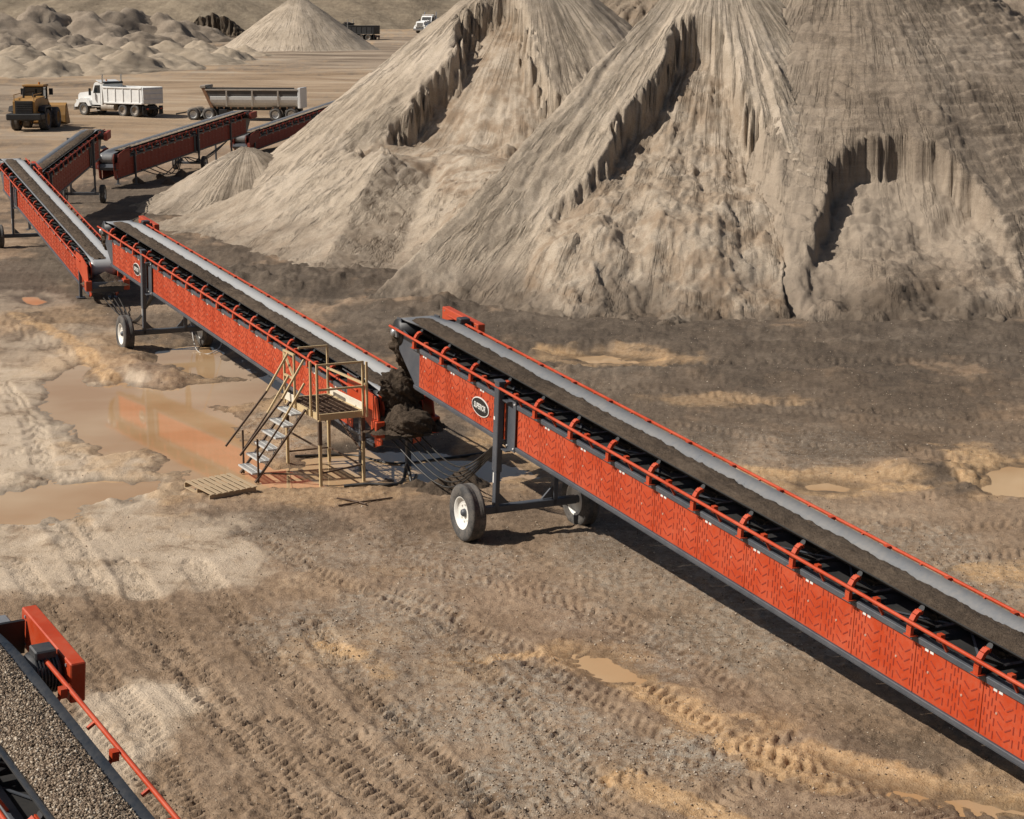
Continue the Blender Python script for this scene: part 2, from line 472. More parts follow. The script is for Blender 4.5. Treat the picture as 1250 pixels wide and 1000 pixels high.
# ------------------------------------------------------------------ materials
class NT:
    def __init__(self, name):
        self.m = bpy.data.materials.new(name); self.m.use_nodes = True
        self.t = self.m.node_tree; self.n = self.t.nodes; self.b = self.n['Principled BSDF']
        self.pos = None
    def node(self, kind, **kw):
        n = self.n.new(kind)
        for k, v in kw.items():
            if k in n.inputs.keys() if hasattr(n.inputs, 'keys') else False: n.inputs[k].default_value = v
            else: setattr(n, k, v)
        return n
    def l(self, a, b): self.t.links.new(a, b)
    def position(self):
        if self.pos is None: self.pos = self.n.new('ShaderNodeNewGeometry').outputs['Position']
        return self.pos
    def noise(self, scale, detail=4.0, rough=0.55, vec=None, stretch=None):
        n = self.n.new('ShaderNodeTexNoise')
        n.inputs['Scale'].default_value = scale; n.inputs['Detail'].default_value = detail; n.inputs['Roughness'].default_value = rough
        v = vec or self.position()
        if stretch:
            mp = self.n.new('ShaderNodeMapping'); mp.inputs['Scale'].default_value = stretch
            self.l(v, mp.inputs['Vector']); v = mp.outputs[0]
        self.l(v, n.inputs['Vector'])
        return n.outputs['Fac']
    def ramp(self, fac, stops):
        r = self.n.new('ShaderNodeValToRGB'); e = r.color_ramp.elements
        while len(e) < len(stops): e.new(0.5)
        for el, (p, c) in zip(e, stops):
            el.position = p; el.color = tuple(c) + (1,) if len(c) == 3 else c
        self.l(fac, r.inputs[0])
        return r.outputs[0]
    def fac(self, fac, a, b):
        """map fac from a..b to 0..1"""
        m = self.n.new('ShaderNodeMapRange'); m.inputs[1].default_value = a; m.inputs[2].default_value = b
        self.l(fac, m.inputs[0]); return m.outputs[0]
    def mix(self, fac, a, b):
        m = self.n.new('ShaderNodeMix'); m.data_type = 'RGBA'
        for sock, v in ((m.inputs[0], fac), (m.inputs[6], a), (m.inputs[7], b)):
            if isinstance(v, (int, float)): sock.default_value = v
            elif isinstance(v, (tuple, list)): sock.default_value = tuple(v) + (1,)
            else: self.l(v, sock)
        return m.outputs[2]
    def math(self, op, a, b=None):
        m = self.n.new('ShaderNodeMath'); m.operation = op
        for i, v in enumerate((a, b)):
            if v is None: continue
            if isinstance(v, (int, float)): m.inputs[i].default_value = v
            else: self.l(v, m.inputs[i])
        return m.outputs[0]
    def attr(self, name):
        a = self.n.new('ShaderNodeAttribute'); a.attribute_name = name; return a.outputs['Fac']
    def bump(self, h, strength=0.3, dist=0.02, prev=None):
        b = self.n.new('ShaderNodeBump'); b.inputs['Strength'].default_value = strength; b.inputs['Distance'].default_value = dist
        self.l(h, b.inputs['Height'])
        if prev is not None: self.l(prev, b.inputs['Normal'])
        return b.outputs[0]
    def out(self, color=None, rough=None, normal=None, metal=None, spec=None):
        for k, v in (('Base Color', color), ('Roughness', rough), ('Normal', normal), ('Metallic', metal), ('Specular IOR Level', spec)):
            if v is None: continue
            if isinstance(v, (int, float)): self.b.inputs[k].default_value = v
            elif isinstance(v, (tuple, list)): self.b.inputs[k].default_value = tuple(v) + (1,)
            else: self.l(v, self.b.inputs[k])
        return self.m

def paint(name, col, rough=0.45, metal=0.0, dust=0.35, dustcol=(0.30, 0.22, 0.15), scale=3.0, spots=0.0):
    """painted or bare surface with blotchy dust and tone changes"""
    t = NT(name)
    n1 = t.noise(scale, 5, 0.6); n2 = t.noise(scale * 9, 3, 0.6)
    tone = t.ramp(n1, [(0.3, tuple(c * 0.82 for c in col)), (0.75, tuple(min(1, c * 1.12) for c in col))])
    f = t.math('MULTIPLY', t.fac(t.math('ADD', t.math('MULTIPLY', n1, 0.6), t.math('MULTIPLY', n2, 0.4)), 0.42, 0.72), dust)
    c = t.mix(f, tone, dustcol)
    r = t.math('ADD', t.math('MULTIPLY', f, 0.4), rough)
    return t.out(c, r, None, metal)

M = {}
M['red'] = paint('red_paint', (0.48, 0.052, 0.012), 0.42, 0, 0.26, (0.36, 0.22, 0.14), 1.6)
M['red_far'] = paint('red_paint_shaded_dusty', (0.25, 0.033, 0.016), 0.6, 0, 0.35, (0.16, 0.11, 0.075), 2.0)  # darker than the near red: shade on these sides mixed in, plus dust
M['slot'] = paint('slot_shadow_red', (0.27, 0.026, 0.010), 0.7, 0, 0.1)
M['bolt'] = paint('dull_bolt', (0.50, 0.30, 0.22), 0.6, 0, 0.1)
M['steel'] = paint('slate_steel_paint', (0.068, 0.076, 0.09), 0.45, 0.0, 0.16, (0.22, 0.18, 0.14))
M['black'] = paint('black_parts', (0.012, 0.012, 0.013), 0.5, 0, 0.12, (0.12, 0.1, 0.08))
M['rubber'] = paint('tyre_rubber', (0.05, 0.049, 0.048), 0.8, 0, 0.85, (0.21, 0.18, 0.15), 4)
M['rim'] = paint('white_rim', (0.78, 0.76, 0.70), 0.5, 0, 0.2, (0.5, 0.42, 0.32), 6)
M['sticker'] = paint('white_sticker', (0.75, 0.73, 0.68), 0.5, 0, 0.1)
M['white'] = paint('white_vehicle_paint', (0.74, 0.74, 0.72), 0.35, 0, 0.22, (0.45, 0.37, 0.28), 2)
M['yellow'] = paint('loader_yellow', (0.36, 0.185, 0.04), 0.5, 0, 0.65, (0.20, 0.14, 0.085), 2)
M['tan_steel'] = paint('tan_painted_steel', (0.56, 0.42, 0.23), 0.55, 0, 0.35, (0.26, 0.18, 0.10), 4)
M['brown_steel'] = paint('rusty_brown_steel', (0.085, 0.05, 0.03), 0.7, 0, 0.3, (0.2, 0.14, 0.09), 6)
M['galv'] = paint('galvanised_grating', (0.60, 0.60, 0.58), 0.45, 0.1, 0.3, (0.3, 0.25, 0.18), 6)
M['cream'] = paint('cream_board', (0.72, 0.66, 0.54), 0.55, 0, 0.3, (0.45, 0.36, 0.25), 3)
M['wood'] = paint('weathered_pallet_wood', (0.42, 0.31, 0.19), 0.8, 0, 0.5, (0.24, 0.17, 0.10), 7)
M['alu'] = paint('dull_aluminium', (0.36, 0.32, 0.27), 0.55, 0.1, 0.85, (0.16, 0.11, 0.07), 1.2)
M['dark_alu'] = paint('dark_dusty_panel', (0.075, 0.07, 0.066), 0.6, 0.1, 0.5, (0.15, 0.115, 0.08), 2)
M['rust'] = paint('rusty_steel', (0.20, 0.10, 0.05), 0.8, 0, 0.5, (0.3, 0.2, 0.12), 4)
M['chrome'] = paint('chrome', (0.6, 0.6, 0.6), 0.2, 0.9, 0.1)
M['motor'] = paint('motor_grey', (0.05, 0.055, 0.06), 0.45, 0.2, 0.2)
M['gear'] = paint('gearbox_silver', (0.35, 0.36, 0.37), 0.4, 0.5, 0.2)
M['amber'] = paint('amber_lens', (0.6, 0.2, 0.02), 0.3, 0, 0.1)
M['hose'] = paint('black_hose', (0.018, 0.018, 0.018), 0.45, 0, 0.3, (0.2, 0.16, 0.12), 5)
M['hose_white'] = paint('pale_hose', (0.5, 0.48, 0.44), 0.5, 0, 0.3)
def glass_mat():
    t = NT('dark_vehicle_glass')
    return t.out((0.015, 0.018, 0.02), 0.06, None, 0.0, 0.8)
M['glass'] = glass_mat()
def belt_mat(name, col, dust):
    t = NT(name)
    n = t.noise(1.3, 5, 0.6, stretch=(1, 1, 1)); n2 = t.noise(14, 3, 0.6)
    f = t.math('MULTIPLY', t.fac(t.math('ADD', t.math('MULTIPLY', n, 0.55), t.math('MULTIPLY', n2, 0.45)), 0.35, 0.65), dust)
    return t.out(t.mix(f, col, (0.34, 0.30, 0.25)), t.math('ADD', t.math('MULTIPLY', f, 0.35), 0.27), t.bump(n2, 0.1, 0.01))
M['belt'] = belt_mat('dusty_sheen_belt_rubber', (0.165, 0.17, 0.178), 0.35)  # grey base carries the sun's sheen on the rubber as well as dust
M['belt_pale'] = belt_mat('pale_dusty_sheen_rubber', (0.36, 0.362, 0.36), 0.3)  # paler again: a stronger sheen put into the base colour
M['belt_shade'] = paint('belt_underside_shade', (0.012, 0.012, 0.012), 0.8, 0, 0.05)  # near black: the shade below the belt put into the colour
M['belt_dark'] = belt_mat('clean_belt_rubber', (0.022, 0.027, 0.034), 0.14)

def sand_mat(name, c_lo, c_mid, c_hi, fresh=(0.23, 0.155, 0.095), layer=0.0, bump=0.5, rill=0.16):
    t = NT(name)
    big = t.noise(0.22, 4, 0.55); mid = t.noise(1.6, 5, 0.62); fine = t.noise(8, 8, 0.78); grain = t.noise(60, 2, 0.6)
    k = t.math('ADD', t.math('MULTIPLY', big, 0.4), t.math('ADD', t.math('MULTIPLY', mid, 0.35), t.math('MULTIPLY', fine, 0.25)))
    c = t.ramp(k, [(0.36, c_lo), (0.5, c_mid), (0.64, c_hi)])
    if layer:
        lay = t.noise(1.0, 6, 0.7, stretch=(0.35, 0.35, 4.0))
        c = t.mix(t.math('MULTIPLY', t.fac(lay, 0.47, 0.66), layer), c, tuple(v * 0.62 for v in c_lo))
    sp = t.noise(22, 3, 0.75); c = t.mix(t.math('MULTIPLY', t.fac(sp, 0.52, 0.72), 0.55), c, tuple(v * 0.55 for v in c_lo)); c = t.mix(t.math('MULTIPLY', t.fac(sp, 0.46, 0.30), 0.45), c, tuple(min(1, v * 1.15) for v in c_hi))
    fr = t.attr('fresh')
    f2 = t.math('MULTIPLY', fr, t.fac(t.noise(0.9, 5, 0.65), 0.40, 0.62))
    c = t.mix(t.math('MULTIPLY', f2, 0.85), c, fresh)
    c = t.mix(t.math('MULTIPLY', t.attr('pale'), 0.6), c, tuple(v * 1.0 for v in c_hi))
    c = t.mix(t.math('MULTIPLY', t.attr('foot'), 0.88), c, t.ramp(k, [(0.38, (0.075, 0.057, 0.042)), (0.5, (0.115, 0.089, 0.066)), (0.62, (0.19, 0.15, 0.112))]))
    nrm = t.bump(t.math('ADD', t.math('MULTIPLY', fine, 0.75), t.math('MULTIPLY', grain, 0.25)), min(1.0, bump * 1.3), 0.10)
    # fine runnels down the slope: grooves in the relief that follow the fall line
    cx = t.n.new('ShaderNodeCombineXYZ'); t.l(t.math('MULTIPLY', t.attr('fall_angle'), 30.0), cx.inputs[0]); t.l(t.math('MULTIPLY', t.attr('fall_run'), 0.30), cx.inputs[1])
    rn = t.noise(1.0, 6, 0.68, vec=cx.outputs[0])
    patch = t.fac(t.noise(0.28, 3, 0.6), 0.40, 0.60)
    gr = t.math('MULTIPLY', t.math('MULTIPLY', t.fac(rn, 0.50, 0.62), t.math('ADD', t.math('MULTIPLY', patch, 0.88), 0.12)), t.math('SUBTRACT', 1.0, t.math('MULTIPLY', fr, 0.6)))
    nrm = t.bump(t.math('SUBTRACT', 1.0, gr), 0.9, rill, nrm)
    return t.out(c, 0.92, nrm, None, 0.2)
M['sand'] = sand_mat('pale_sand', (0.295, 0.236, 0.174), (0.41, 0.336, 0.255), (0.51, 0.427, 0.335))
M['sand_grey'] = sand_mat('layered_grey_sand', (0.20, 0.155, 0.113), (0.30, 0.238, 0.177), (0.43, 0.35, 0.268), (0.20, 0.135, 0.085), 0.55, 0.65, 0.10)
M['sand_back'] = sand_mat('brown_sand', (0.21, 0.162, 0.115), (0.28, 0.22, 0.16), (0.36, 0.29, 0.215), (0.18, 0.125, 0.08), 0.2, 0.6)
M['mound_pale'] = sand_mat('mound_sand', (0.28, 0.22, 0.158), (0.36, 0.29, 0.212), (0.44, 0.36, 0.27))
M['mound_dark'] = sand_mat('mound_overburden', (0.19, 0.15, 0.11), (0.26, 0.208, 0.156), (0.35, 0.287, 0.22))
M['damp_sand'] = sand_mat('damp_belt_sand', (0.060, 0.043, 0.030), (0.110, 0.080, 0.056), (0.175, 0.132, 0.094), bump=1.0)
def gravel_mat():
    t = NT('crushed_gravel')
    a = t.n.new('ShaderNodeAttribute'); a.attribute_name = 'tone'
    c = t.ramp(a.outputs['Fac'], [(0.0, (0.07, 0.046, 0.028)), (0.4, (0.19, 0.130, 0.083)), (0.78, (0.33, 0.25, 0.17)), (1.0, (0.55, 0.47, 0.37))])
    return t.out(c, 0.75)
M['gravel'] = gravel_mat()

def ground_mat():
    t = NT('muddy_ground')
    big = t.noise(0.16, 4, 0.6); mid = t.noise(0.9, 6, 0.65); fine = t.noise(7.0, 5, 0.7); grain = t.noise(38, 3, 0.7); streak = t.noise(1.0, 5, 0.6, stretch=(0.05, 0.15, 1))
    k = t.math('ADD', t.math('MULTIPLY', big, 0.35), t.math('ADD', t.math('MULTIPLY', mid, 0.35), t.math('MULTIPLY', fine, 0.30)))
    c = t.ramp(k, [(0.34, (0.125, 0.080, 0.047)), (0.45, (0.225, 0.152, 0.095)), (0.54, (0.31, 0.218, 0.143)), (0.65, (0.41, 0.305, 0.21))])
    # farther yard: paler, streaked by traffic
    sep = t.n.new('ShaderNodeSeparateXYZ'); t.l(t.position(), sep.inputs[0])
    fy = t.fac(sep.outputs['Y'], 95, 165)
    c = t.mix(fy, c, t.ramp(streak, [(0.32, (0.12, 0.089, 0.063)), (0.44, (0.225, 0.168, 0.117)), (0.55, (0.32, 0.248, 0.178)), (0.68, (0.44, 0.362, 0.275))]))
    # pale crests, dark hollows of clods: small stones
    vor = t.n.new('ShaderNodeTexVoronoi'); vor.inputs['Scale'].default_value = 16; t.l(t.position(), vor.inputs['Vector'])
    st = t.math('MULTIPLY', t.math('LESS_THAN', vor.outputs['Distance'], 0.23), t.math('GREATER_THAN', t.noise(2.2, 3, 0.6), 0.47))
    gr = t.attr('gravel')
    stones = t.math('MULTIPLY', st, t.math('ADD', t.math('MULTIPLY', gr, 0.75), 0.12))
    c = t.mix(t.math('MULTIPLY', gr, t.fac(fine, 0.40, 0.62)), c, (0.34, 0.295, 0.235))
    da = t.attr('dark')
    c = t.mix(t.math('MULTIPLY', da, 0.93), c, t.ramp(k, [(0.36, (0.055, 0.042, 0.031)), (0.5, (0.094, 0.072, 0.053)), (0.64, (0.165, 0.130, 0.097))]))
    si = t.attr('silt')
    c = t.mix(t.math('MULTIPLY', si, t.fac(t.math('ADD', mid, t.math('MULTIPLY', fine, 0.4)), 0.46, 0.66)), c, t.ramp(mid, [(0.35, (0.47, 0.365, 0.258)), (0.65, (0.58, 0.468, 0.348))]))
    oc = t.attr('ochre')
    c = t.mix(t.math('MULTIPLY', oc, t.fac(mid, 0.30, 0.48)), c, t.ramp(fine, [(0.35, (0.40, 0.245, 0.120)), (0.65, (0.56, 0.38, 0.215))]))
    c = t.mix(stones, c, t.ramp(vor.outputs['Color'], [(0.2, (0.22, 0.19, 0.15)), (0.9, (0.52, 0.47, 0.40))]))
    sp = t.noise(26, 4, 0.8)
    c = t.mix(t.math('MULTIPLY', t.fac(sp, 0.53, 0.70), 0.55), c, t.mix(0.6, c, (0.035, 0.026, 0.018)))
    c = t.mix(t.math('MULTIPLY', t.fac(sp, 0.45, 0.28), 0.40), c, t.mix(0.55, c, (0.50, 0.42, 0.32)))
    # wet soil by the water is darker and shinier
    we = t.attr('wet')
    zlow = t.fac(sep.outputs['Z'], 0.055, 0.0)
    w = t.math('MULTIPLY', t.math('MULTIPLY', we, zlow), 0.75)
    c = t.mix(w, c, t.mix(0.62, c, (0.03, 0.02, 0.012)))
    r = t.math('SUBTRACT', 0.95, t.math('MULTIPLY', w, 0.5))
    n1 = t.bump(t.math('ADD', t.math('MULTIPLY', fine, 0.6), t.math('MULTIPLY', grain, 0.4)), 0.9, 0.07)
    n2 = t.bump(st, 0.35, 0.015, n1)
    return t.out(c, r, n2, None, 0.25)
M['ground'] = ground_mat()

def water_mat():
    t = NT('muddy_water_reflect_tint')
    n = t.noise(0.35, 3, 0.5); r = t.noise(2.4, 3, 0.6)
    c = t.ramp(n, [(0.35, (0.41, 0.25, 0.125)), (0.65, (0.50, 0.345, 0.20))])  # muddy tan, tinted orange for the reflection of the red conveyor
    t.b.inputs['IOR'].default_value = 1.333
    return t.out(c, 0.045, t.bump(r, 0.02, 0.02), None, 0.5)
M['water'] = water_mat()
def hill_mat():
    t = NT('quarry_hillside')
    a = t.noise(0.02, 5, 0.6); b = t.noise(0.12, 6, 0.7); d = t.noise(0.6, 4, 0.7)
    k = t.math('ADD', t.math('MULTIPLY', a, 0.3), t.math('ADD', t.math('MULTIPLY', b, 0.35), t.math('MULTIPLY', d, 0.35)))
    c = t.ramp(k, [(0.36, (0.11, 0.085, 0.058)), (0.47, (0.19, 0.15, 0.105)), (0.55, (0.25, 0.20, 0.14)), (0.66, (0.34, 0.28, 0.20))])
    return t.out(c, 0.95, t.bump(k, 0.8, 0.8), None, 0.2)
M['hill'] = hill_mat()
def rock_mat():
    t = NT('dark_cut_rock')
    b = t.noise(0.5, 5, 0.65, stretch=(2.2, 2.2, 0.25))
    c = t.ramp(b, [(0.38, (0.035, 0.027, 0.02)), (0.52, (0.11, 0.085, 0.06)), (0.66, (0.22, 0.17, 0.12))])
    return t.out(c, 0.95, t.bump(b, 0.9, 0.8), None, 0.2)
M['rock'] = rock_mat()
# ------------------------------------------------------------------ the yard: ground, water, hillside
def build_ground():
    tf = np.arange(-0.29, 0.2901, 0.00075)
    t = np.concatenate([np.linspace(-6, -0.9, 12), np.linspace(-0.8, -0.30, 26), tf, np.linspace(0.30, 0.8, 26), np.linspace(0.9, 6, 12)])
    rows = [unproj(625, py)[1] for py in np.arange(1075, 120, -1.75)]
    rows += [unproj(625, py)[1] for py in np.arange(119, 40, -1.0)]
    y = np.concatenate([np.linspace(-8, rows[0] - 0.4, 22), rows, np.linspace(rows[-1] + 20, 1500, 24), [2200, 3500, 5000]])
    T, Y = np.meshgrid(t, y)
    X = T * (Y + 10)
    Z, at = ground(X, Y)
    fineness = sstep(20.5, 22, Y) * (np.abs(T) < 0.3)
    Z = np.where(Y < 18.0, terrain_base(X, Y) + 0.07, Z)
    o = link('ground', grid_mesh('ground', X, Y, Z, M['ground'], at)); o['kind'] = 'structure'
build_ground()
for ip, P in enumerate(PUDDLES):
    lev = -0.0022 * ip
    P = np.array(P); c = P.mean(0)
    d = P - c; r = np.hypot(d[:, 0], d[:, 1])[:, None]
    Q = c + d * (1 + 0.75 / np.maximum(r, 0.3))
    mb = MB(); n = len(Q)
    mb.add([(c[0], c[1], lev)] + [(q[0], q[1], lev) for q in Q], [(0, 1 + i, 1 + (i + 1) % n) for i in range(n)])
    o = mb.build('puddle', M['water']); o['kind'] = 'structure'

def build_hill():
    x = np.linspace(-330, 330, 420); y = np.concatenate([np.linspace(430, 640, 150), np.linspace(650, 1000, 12)])
    X, Y = np.meshgrid(x, y)
    front = 505 + 0.16 * (X + 60) + 26 * fbm(X * 0.008, X * 0 + 3.3, 3, 81)
    h = terrain_base(X, Y) - 1.2 + np.maximum(0, (Y - front)) * 0.34 * (1 + 0.25 * fbm(X * 0.01, Y * 0.01, 3, 83)) + 1.4 * fbm(X * 0.03, Y * 0.03, 4, 85) + 0.8 * ridged(X * 0.09, Y * 0.09, 3, 87)
    h = np.minimum(h, 75 + 6 * fbm(X * 0.01, Y * 0.01, 3, 89))
    o = link('hillside', grid_mesh('hillside', X, Y, h, M['hill'], dict(fresh=X * 0))); o['kind'] = 'structure'
build_hill()

# ------------------------------------------------------------------ stockpiles
def strata(z, x, y, seed):
    ph = z * 3.0 + 1.0 * fbm(x * 0.22, y * 0.22, 3, seed) + 0.35 * fbm(x * 1.0, y * 1.0, 3, seed + 2)
    fr = ph - np.floor(ph)
    return (np.clip(fr / 0.72, 0, 1) - sstep(0.72, 1.0, fr)) - 0.4

def scarps(u, v, seed, levels=4.0, riser=0.2, gain=0.6):
    """stepped noise: flat flakes with crisp little cliffs between them, about -1..1"""
    f = fbm(u, v, 4, seed, gain) * levels
    fl = np.floor(f); fr = f - fl
    return (fl + sstep(1.0 - riser, 1.0, fr)) / levels

def rills(r, th, amp, seed, k=26.0):
    th2 = th + 0.035 * fbm(r * 0.4, th * 6, 3, seed + 1)
    n = ridged(th2 * k, r * 0.13, 2, seed)
    patch = sstep(-0.25, 0.35, fbm(th * k * 0.22, r * 0.22, 3, seed + 7))
    n2 = ridged(th2 * k * 2.3, r * 0.2, 2, seed + 3)
    return -amp * (np.clip(n - 0.25, 0, 1) * 0.7 + patch * np.clip(n2 - 0.35, 0, 1) * 0.9)

def collapse(z, x, y, P, depth, wall, seed, flute=0.5, lo=(0.2, 2.2)):
    """sink the region P of a slope: a fluted steep wall along its upper edge, rough slump below"""
    sd = poly_sdf(x, y, P)
    sel = sd < 3
    n = np.zeros(x.shape)
    n[sel] = flute * (0.7 * fbm(x[sel] * 0.5, y[sel] * 0.35, 3, seed) + 0.45 * np.abs(pnoise(x[sel] * 2.1, y[sel] * 0.9, seed + 4)) + 0.45 * np.abs(pnoise(x[sel] * 4.3, y[sel] * 1.9, seed + 6)))
    k = sstep(0.0, wall, -(sd + n))
    low = sstep(lo[0], lo[1], z)
    slump = 0.6 * fbm(x * 0.3, y * 0.25, 3, seed + 8) + 0.10 * np.maximum(0, ridged(x * 0.9, y * 0.7, 3, seed + 12) - 0.2)
    return z - k * (depth * low * (0.65 + 0.35 * low) - slump * 0.7), k

def make_pile(name, label, fn, x0, x1, y0, ym, y1, cell, mat, detail):
    xs = np.arange(x0, x1, cell)
    ys = np.concatenate([np.arange(y0, ym, cell), np.arange(ym, y1, 0.8)])
    X, Y = np.meshgrid(xs, ys)
    z, r, th = fn(X, Y)
    z = softbase(z, 0.35)
    z, fresh = detail(z, X, Y, r, th)
    foot = sstep(1.8, 0.25, z) * sstep(0.02, 0.25, z)
    z = z + foot * (0.20 * np.maximum(0, fbm(X * 1.3, Y * 0.9, 5, 91, 0.68)) + 0.10 * np.maximum(0, fbm(X * 3.6, Y * 3.0, 3, 93, 0.7)))
    z = z + 0.035 * fbm(X * 3.0, Y * 3.0, 3, 95, 0.75) + 0.04 * fbm(X * 0.9, Y * 0.9, 3, 97)
    base = terrain_base(X, Y)
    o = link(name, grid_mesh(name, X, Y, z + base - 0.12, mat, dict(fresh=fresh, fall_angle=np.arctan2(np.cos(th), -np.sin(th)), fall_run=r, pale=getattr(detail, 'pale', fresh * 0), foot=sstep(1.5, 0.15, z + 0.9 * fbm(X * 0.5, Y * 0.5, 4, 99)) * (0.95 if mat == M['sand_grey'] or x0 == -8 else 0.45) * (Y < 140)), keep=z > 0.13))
    tag(o, label, 'stockpile')
    return o

PA = [(-0.99, 95.2), (-2.56, 95.0), (-3.09, 91.9), (-4.57, 90.5), (-5.81, 88.8), (-7.6, 86.4), (-7.0, 82.5), (-5.2, 80.5), (-3.5, 78.5), (-2.6, 66.9), (3.0, 66.0), (5.2, 83.2), (1.6, 91.1), (0.3, 95.2)]
PA2 = [(-9.0, 90.0), (-7.4, 90.6), (-7.2, 88.6), (-8.8, 85.0), (-10.6, 83.0), (-11.4, 83.4)]
PB = [(6.76, 71.86), (5.85, 71.6), (4.82, 69.47), (3.26, 66.88), (1.79, 64.7), (0.4, 62.94), (-0.13, 60.0), (-0.5, 56.0), (8.35, 55.5), (9.0, 59.5), (9.61, 62.51), (8.94, 66.03), (8.14, 69.12), (7.61, 71.33)]
PC = [(9.32, 61.74), (10.1, 63.2), (10.58, 64.34), (11.43, 64.99), (13.13, 65.23), (14.62, 64.4), (15.38, 63.4), (15.9, 60.45), (16.4, 56.0), (9.0, 55.6), (8.88, 59.84)]

def det_left(z, x, y, r, th):
    z = z + sstep(2.0, 8.0, r) * (0.22 * scarps(th * 9 + 0.3 * fbm(x * 0.5, y * 0.5, 3, 100), r * 0.16, 101, 5, 0.16) + 0.09 * scarps(th * 26, r * 0.35, 102, 4, 0.2) + rills(r, th, 0.12, 104, 20)) * sstep(0.4, 2, z)
    z, k = collapse(z, x, y, PA, 1.5, 0.7, 103, 1.2, (2.8, 5.2))
    z, k2 = collapse(z, x, y, PA2, 0.8, 0.7, 107, 0.6, (1.8, 3.6))
    z = z + (1 - k) * 0.10 * fbm(x * 0.6, y * 0.6, 3, 109) * sstep(0.5, 2, z)
    return z, np.clip(k * 0.85 + sstep(2.2, 0.6, z) * 0.4, 0, 1)
def det_mid(z, x, y, r, th):
    z = z + sstep(2.0, 8.0, r) * (0.18 * scarps(th * 9 + 0.3 * fbm(x * 0.5, y * 0.5, 3, 106), r * 0.14, 111, 5, 0.14) + 0.08 * scarps(th * 28, r * 0.3, 112, 4, 0.2) + rills(r, th, 0.12, 114, 22)) * sstep(0.6, 2.5, z)
    z = np.where(poly_sdf(x, y, PC) < 0.35, z - 3.0, z)
    z, k = collapse(z, x, y, PB, 1.35, 0.4, 113, 0.7, (2.2, 6.0))
    wx = x + 0.5 * fbm(x * 0.9, y * 0.9, 3, 116); wy = y + 0.5 * fbm(x * 0.9, y * 0.9, 3, 120)
    crack = np.clip(ridged(wx * 0.9, wy * 0.45, 3, 117) - 0.45, 0, 1)
    z = z + k * (-0.10 * crack + 0.30 * scarps(wx * 0.5, wy * 0.28, 118, 6, 0.14) + 0.10 * scarps(wx * 1.5, wy * 0.9, 119, 4, 0.2) + 0.035 * fbm(wx * 3.6, wy * 3.4, 3, 120, 0.7))
    z = z + (1 - k) * 0.03 * strata(z * 0.8 + 0.12 * x, x, y, 115) * sstep(0.5, 2, z)
    return z, np.clip(k * 0.7 + sstep(1.7, 0.3, z) * 0.5, 0, 1)
def det_right(z, x, y, r, th):
    z = z + (0.19 * strata(z, x, y, 121) + 0.05 * strata(z * 2.1, x, y, 122)) * sstep(0.4, 2, z) * (0.35 + 0.65 * sstep(-0.3, 0.3, fbm(x * 0.2, y * 0.2, 3, 124))) + rills(r, th, 0.07, 123, 9) + 0.10 * fbm(x * 0.3, y * 0.3, 3, 126) + 0.22 * scarps(x * 0.30, y * 0.22, 128, 4, 0.12)
    z, k = collapse(z, x, y, PC, 1.3, 0.35, 125, 0.5, (0.6, 3.8))
    z = z + k * sstep(4.0, 2.0, z) * (0.30 * scarps(x * 0.5, y * 0.45, 127, 5, 0.2) + 0.06 * fbm(x * 2.2, y * 2.2, 3, 129)) 
    det_right.pale = np.maximum(k * sstep(1.2, 2.6, z), 0.9 * sstep(11.6, 9.0, x + 0.5 * fbm(x * 0.4, y * 0.4, 3, 130)))
    return z, np.clip(k * 0.2 + sstep(1.7, 0.3, z) * 0.6, 0, 1)
def det_back(z, x, y, r, th):
    z = z + rills(r, th, 0.8, 131, 13) + 0.10 * strata(z, x, y, 133) + 0.4 * fbm(x * 0.35, y * 0.35, 4, 135, 0.6)
    return z, z * 0 + 0.5
def det_small(z, x, y, r, th):
    z = z + 0.12 * fbm(x * 0.9, y * 0.9, 4, 141) * sstep(0.2, 1, z) + rills(r, th, 0.08, 143, 8)
    return z, z * 0 + 0.15
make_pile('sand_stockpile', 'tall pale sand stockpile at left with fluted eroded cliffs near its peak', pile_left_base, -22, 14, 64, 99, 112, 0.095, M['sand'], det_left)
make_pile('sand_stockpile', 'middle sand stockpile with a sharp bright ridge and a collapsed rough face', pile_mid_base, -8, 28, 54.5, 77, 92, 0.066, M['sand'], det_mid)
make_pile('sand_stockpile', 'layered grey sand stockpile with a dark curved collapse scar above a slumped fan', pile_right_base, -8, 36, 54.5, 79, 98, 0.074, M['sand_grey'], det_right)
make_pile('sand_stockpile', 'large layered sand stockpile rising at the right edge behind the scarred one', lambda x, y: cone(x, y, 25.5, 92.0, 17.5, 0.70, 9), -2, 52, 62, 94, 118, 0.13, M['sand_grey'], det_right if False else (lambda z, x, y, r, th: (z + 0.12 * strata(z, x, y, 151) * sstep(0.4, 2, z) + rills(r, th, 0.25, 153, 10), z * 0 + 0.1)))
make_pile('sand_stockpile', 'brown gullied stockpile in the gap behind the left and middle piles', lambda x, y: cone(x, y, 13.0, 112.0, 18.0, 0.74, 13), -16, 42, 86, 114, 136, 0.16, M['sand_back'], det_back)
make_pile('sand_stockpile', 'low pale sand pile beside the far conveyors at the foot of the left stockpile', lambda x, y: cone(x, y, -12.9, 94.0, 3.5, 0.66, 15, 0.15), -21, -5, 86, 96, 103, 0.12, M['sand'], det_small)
make_pile('sand_stockpile', 'small tan sand pile cut by the left picture edge behind the wheel loader', lambda x, y: cone(x, y, -52.5, 170.0, 4.6, 0.55, 17, 0.15), -62, -42, 160, 172, 180, 0.3, M['mound_pale'], det_small)
